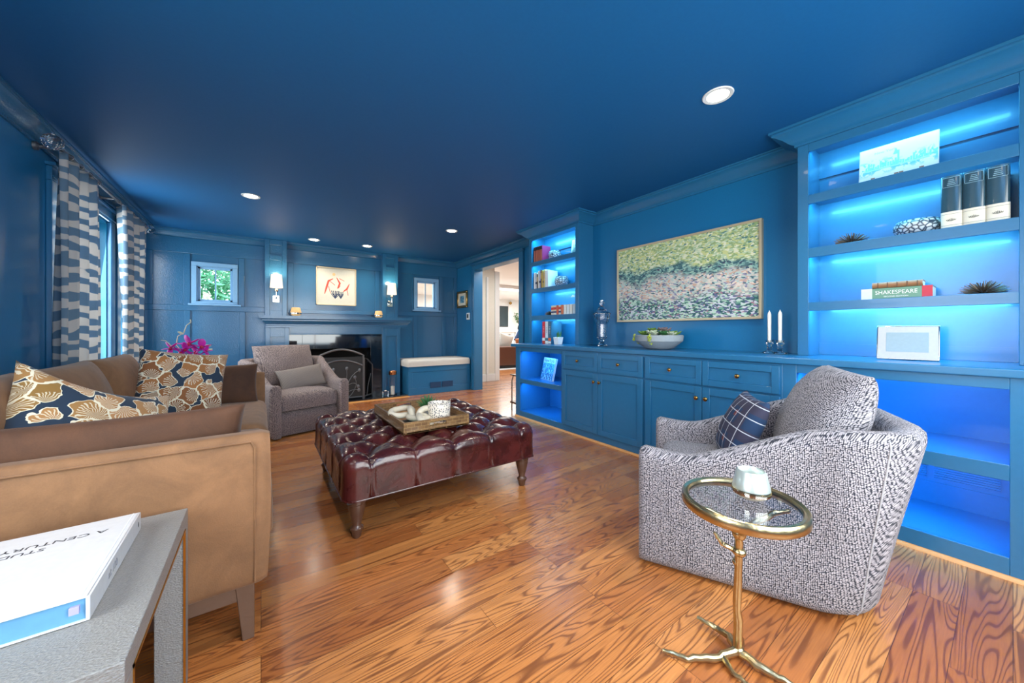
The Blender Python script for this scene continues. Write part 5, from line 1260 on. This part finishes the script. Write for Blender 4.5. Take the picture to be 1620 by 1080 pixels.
build(MB().box(-BW + .006, .006, .003, -.004, BL - .006, BT - .003), 'pages', M['bluepages'], t)
m = MB().box(-.025, -.002, .02, -.012, .0065, .034); build(m, 'ribbon', cm('lilac_ribbon', 176, 170, 214), t)
flip = dict(xdir=(-1, 0, 0), ydir=(0, -1, 0))
text('A CENTURY OF DESIGN', .0235, 'cover_lettering', M['ink'], t, frame_mtx((-.215, .318, BT), **flip), sx=1.35)
text('STUDIO', .0215, 'cover_lettering', M['ink'], t, frame_mtx((-.19, .288, BT), **flip), sx=1.35)
text('SCHUMACHER', .017, 'cover_lettering', M['ink'], t, frame_mtx((-.255, .032, BT), **flip), sx=1.1)
text('at 100', .026, 'spine_lettering', M['greyink'], t, frame_mtx((.0022, .145, BT / 2), (0, 1, 0), (0, 0, 1)))
build(MB().sphere((.002, .372, BT / 2), (.0006, .006, .007)), 'spine_emblem', M['ink'], t)

# ================================================================ GOLD TWIG TABLE
t = thing('twig_side_table', 'gold twig-legged side table with round glass top', 'side table', (1.335, .545, 0))
cx, cy, zt = -.045, -.03, .565; RR = .178
m = MB(); m.lathe([(RR - .022, zt - .006), (RR - .018, zt + .001), (RR - .012, zt - .001), (RR - .004, zt + .004), (RR, zt), (RR, zt - .026), (RR - .004, zt - .030), (RR - .012, zt - .026), (RR - .022, zt - .012)], (cx, cy, 0), 64, cap=False)
build(m, 'rim', M['gold'], t, angle=50)
build(MB().lathe([(.001, zt - .010), (RR - .02, zt - .010), (RR - .02, zt - .004), (.001, zt - .004)], (cx, cy, 0), 48), 'glass_top', M['thin'], t)
def wiggle(P_, r, seed, n=5):
    rnd = random.Random(seed); out = []; rs = []
    for i in range(len(P_) - 1):
        for k in range(n):
            f = k / n; p = Vector(P_[i]).lerp(Vector(P_[i + 1]), f); out.append(p + Vector((rnd.uniform(-1, 1), rnd.uniform(-1, 1), rnd.uniform(-1, 1))) * r[0] * .12); a = r[0] + (r[1] - r[0]) * ((i + f) / (len(P_) - 1)); rs.append(a * rnd.uniform(.9, 1.14))
    out.append(Vector(P_[-1])); rs.append(r[1]); return out, rs
m = MB(); p_, r_ = wiggle([(0, 0, .03), (-.005, 0, .2), (-.012, -.008, .38), (-.02, -.012, .44)], (.014, .012), 1); m.tube(p_, r_, 12)
m.sphere((-.012, -.008, .372), (.022, .022, .016)); m.sphere((-.004, 0, .33), (.018, .016, .014)); m.sphere((-.02, -.012, .44), (.024, .022, .026)); m.sphere((0, 0, .028), (.02, .02, .017))
build(m, 'trunk', M['gold'], t)
import itertools
for k, (dx, dy) in enumerate(((-.10, .10), (.11, -.09), (-.09, -.09))):
    e = (cx + dx * 1.05, cy + dy * 1.05, zt - .030)
    p_, r_ = wiggle([(-.02, -.012, .44), (cx + dx * .35, cy + dy * .35, .495), (cx + dx * .75, cy + dy * .75, .525), e], (.013, .006), 5 + k); m = MB().tube(p_, r_, 10); build(m, 'branch', M['gold'], t)
p_, r_ = wiggle([(-.012, -.005, .37), (-.035, .035, .385), (-.05, .055, .42)], (.010, .005), 9); build(MB().tube(p_, r_, 8), 'twig', M['gold'], t)
def foot(P_, sd, side=None):
    m = MB(); p_, r_ = wiggle(P_, (.015, .007), sd); m.tube(p_, r_, 10)
    if side: p2, r2 = wiggle(side, (.010, .005), sd + 3); m.tube(p2, r2, 8)
    build(m, 'twig_foot', M['gold'], t)
foot([(0, 0, .026), (-.07, .03, .016), (-.16, .09, .012), (-.20, .155, .014)], 11, [(-.06, .02, .016), (-.085, -.02, .012), (-.085, -.07, .008)])
foot([(0, 0, .026), (.03, .04, .03), (.04, .09, .02), (.02, .15, .03)], 12)
foot([(0, 0, .026), (.0, -.07, .018), (.02, -.14, .012), (.03, -.2, .01)], 13)
foot([(0, 0, .026), (.05, .01, .02), (.09, .03, .012)], 14)
votive('silvery mercury glass votive on the gold twig table', (1.335, .505, .562), .90, M['mercury'])
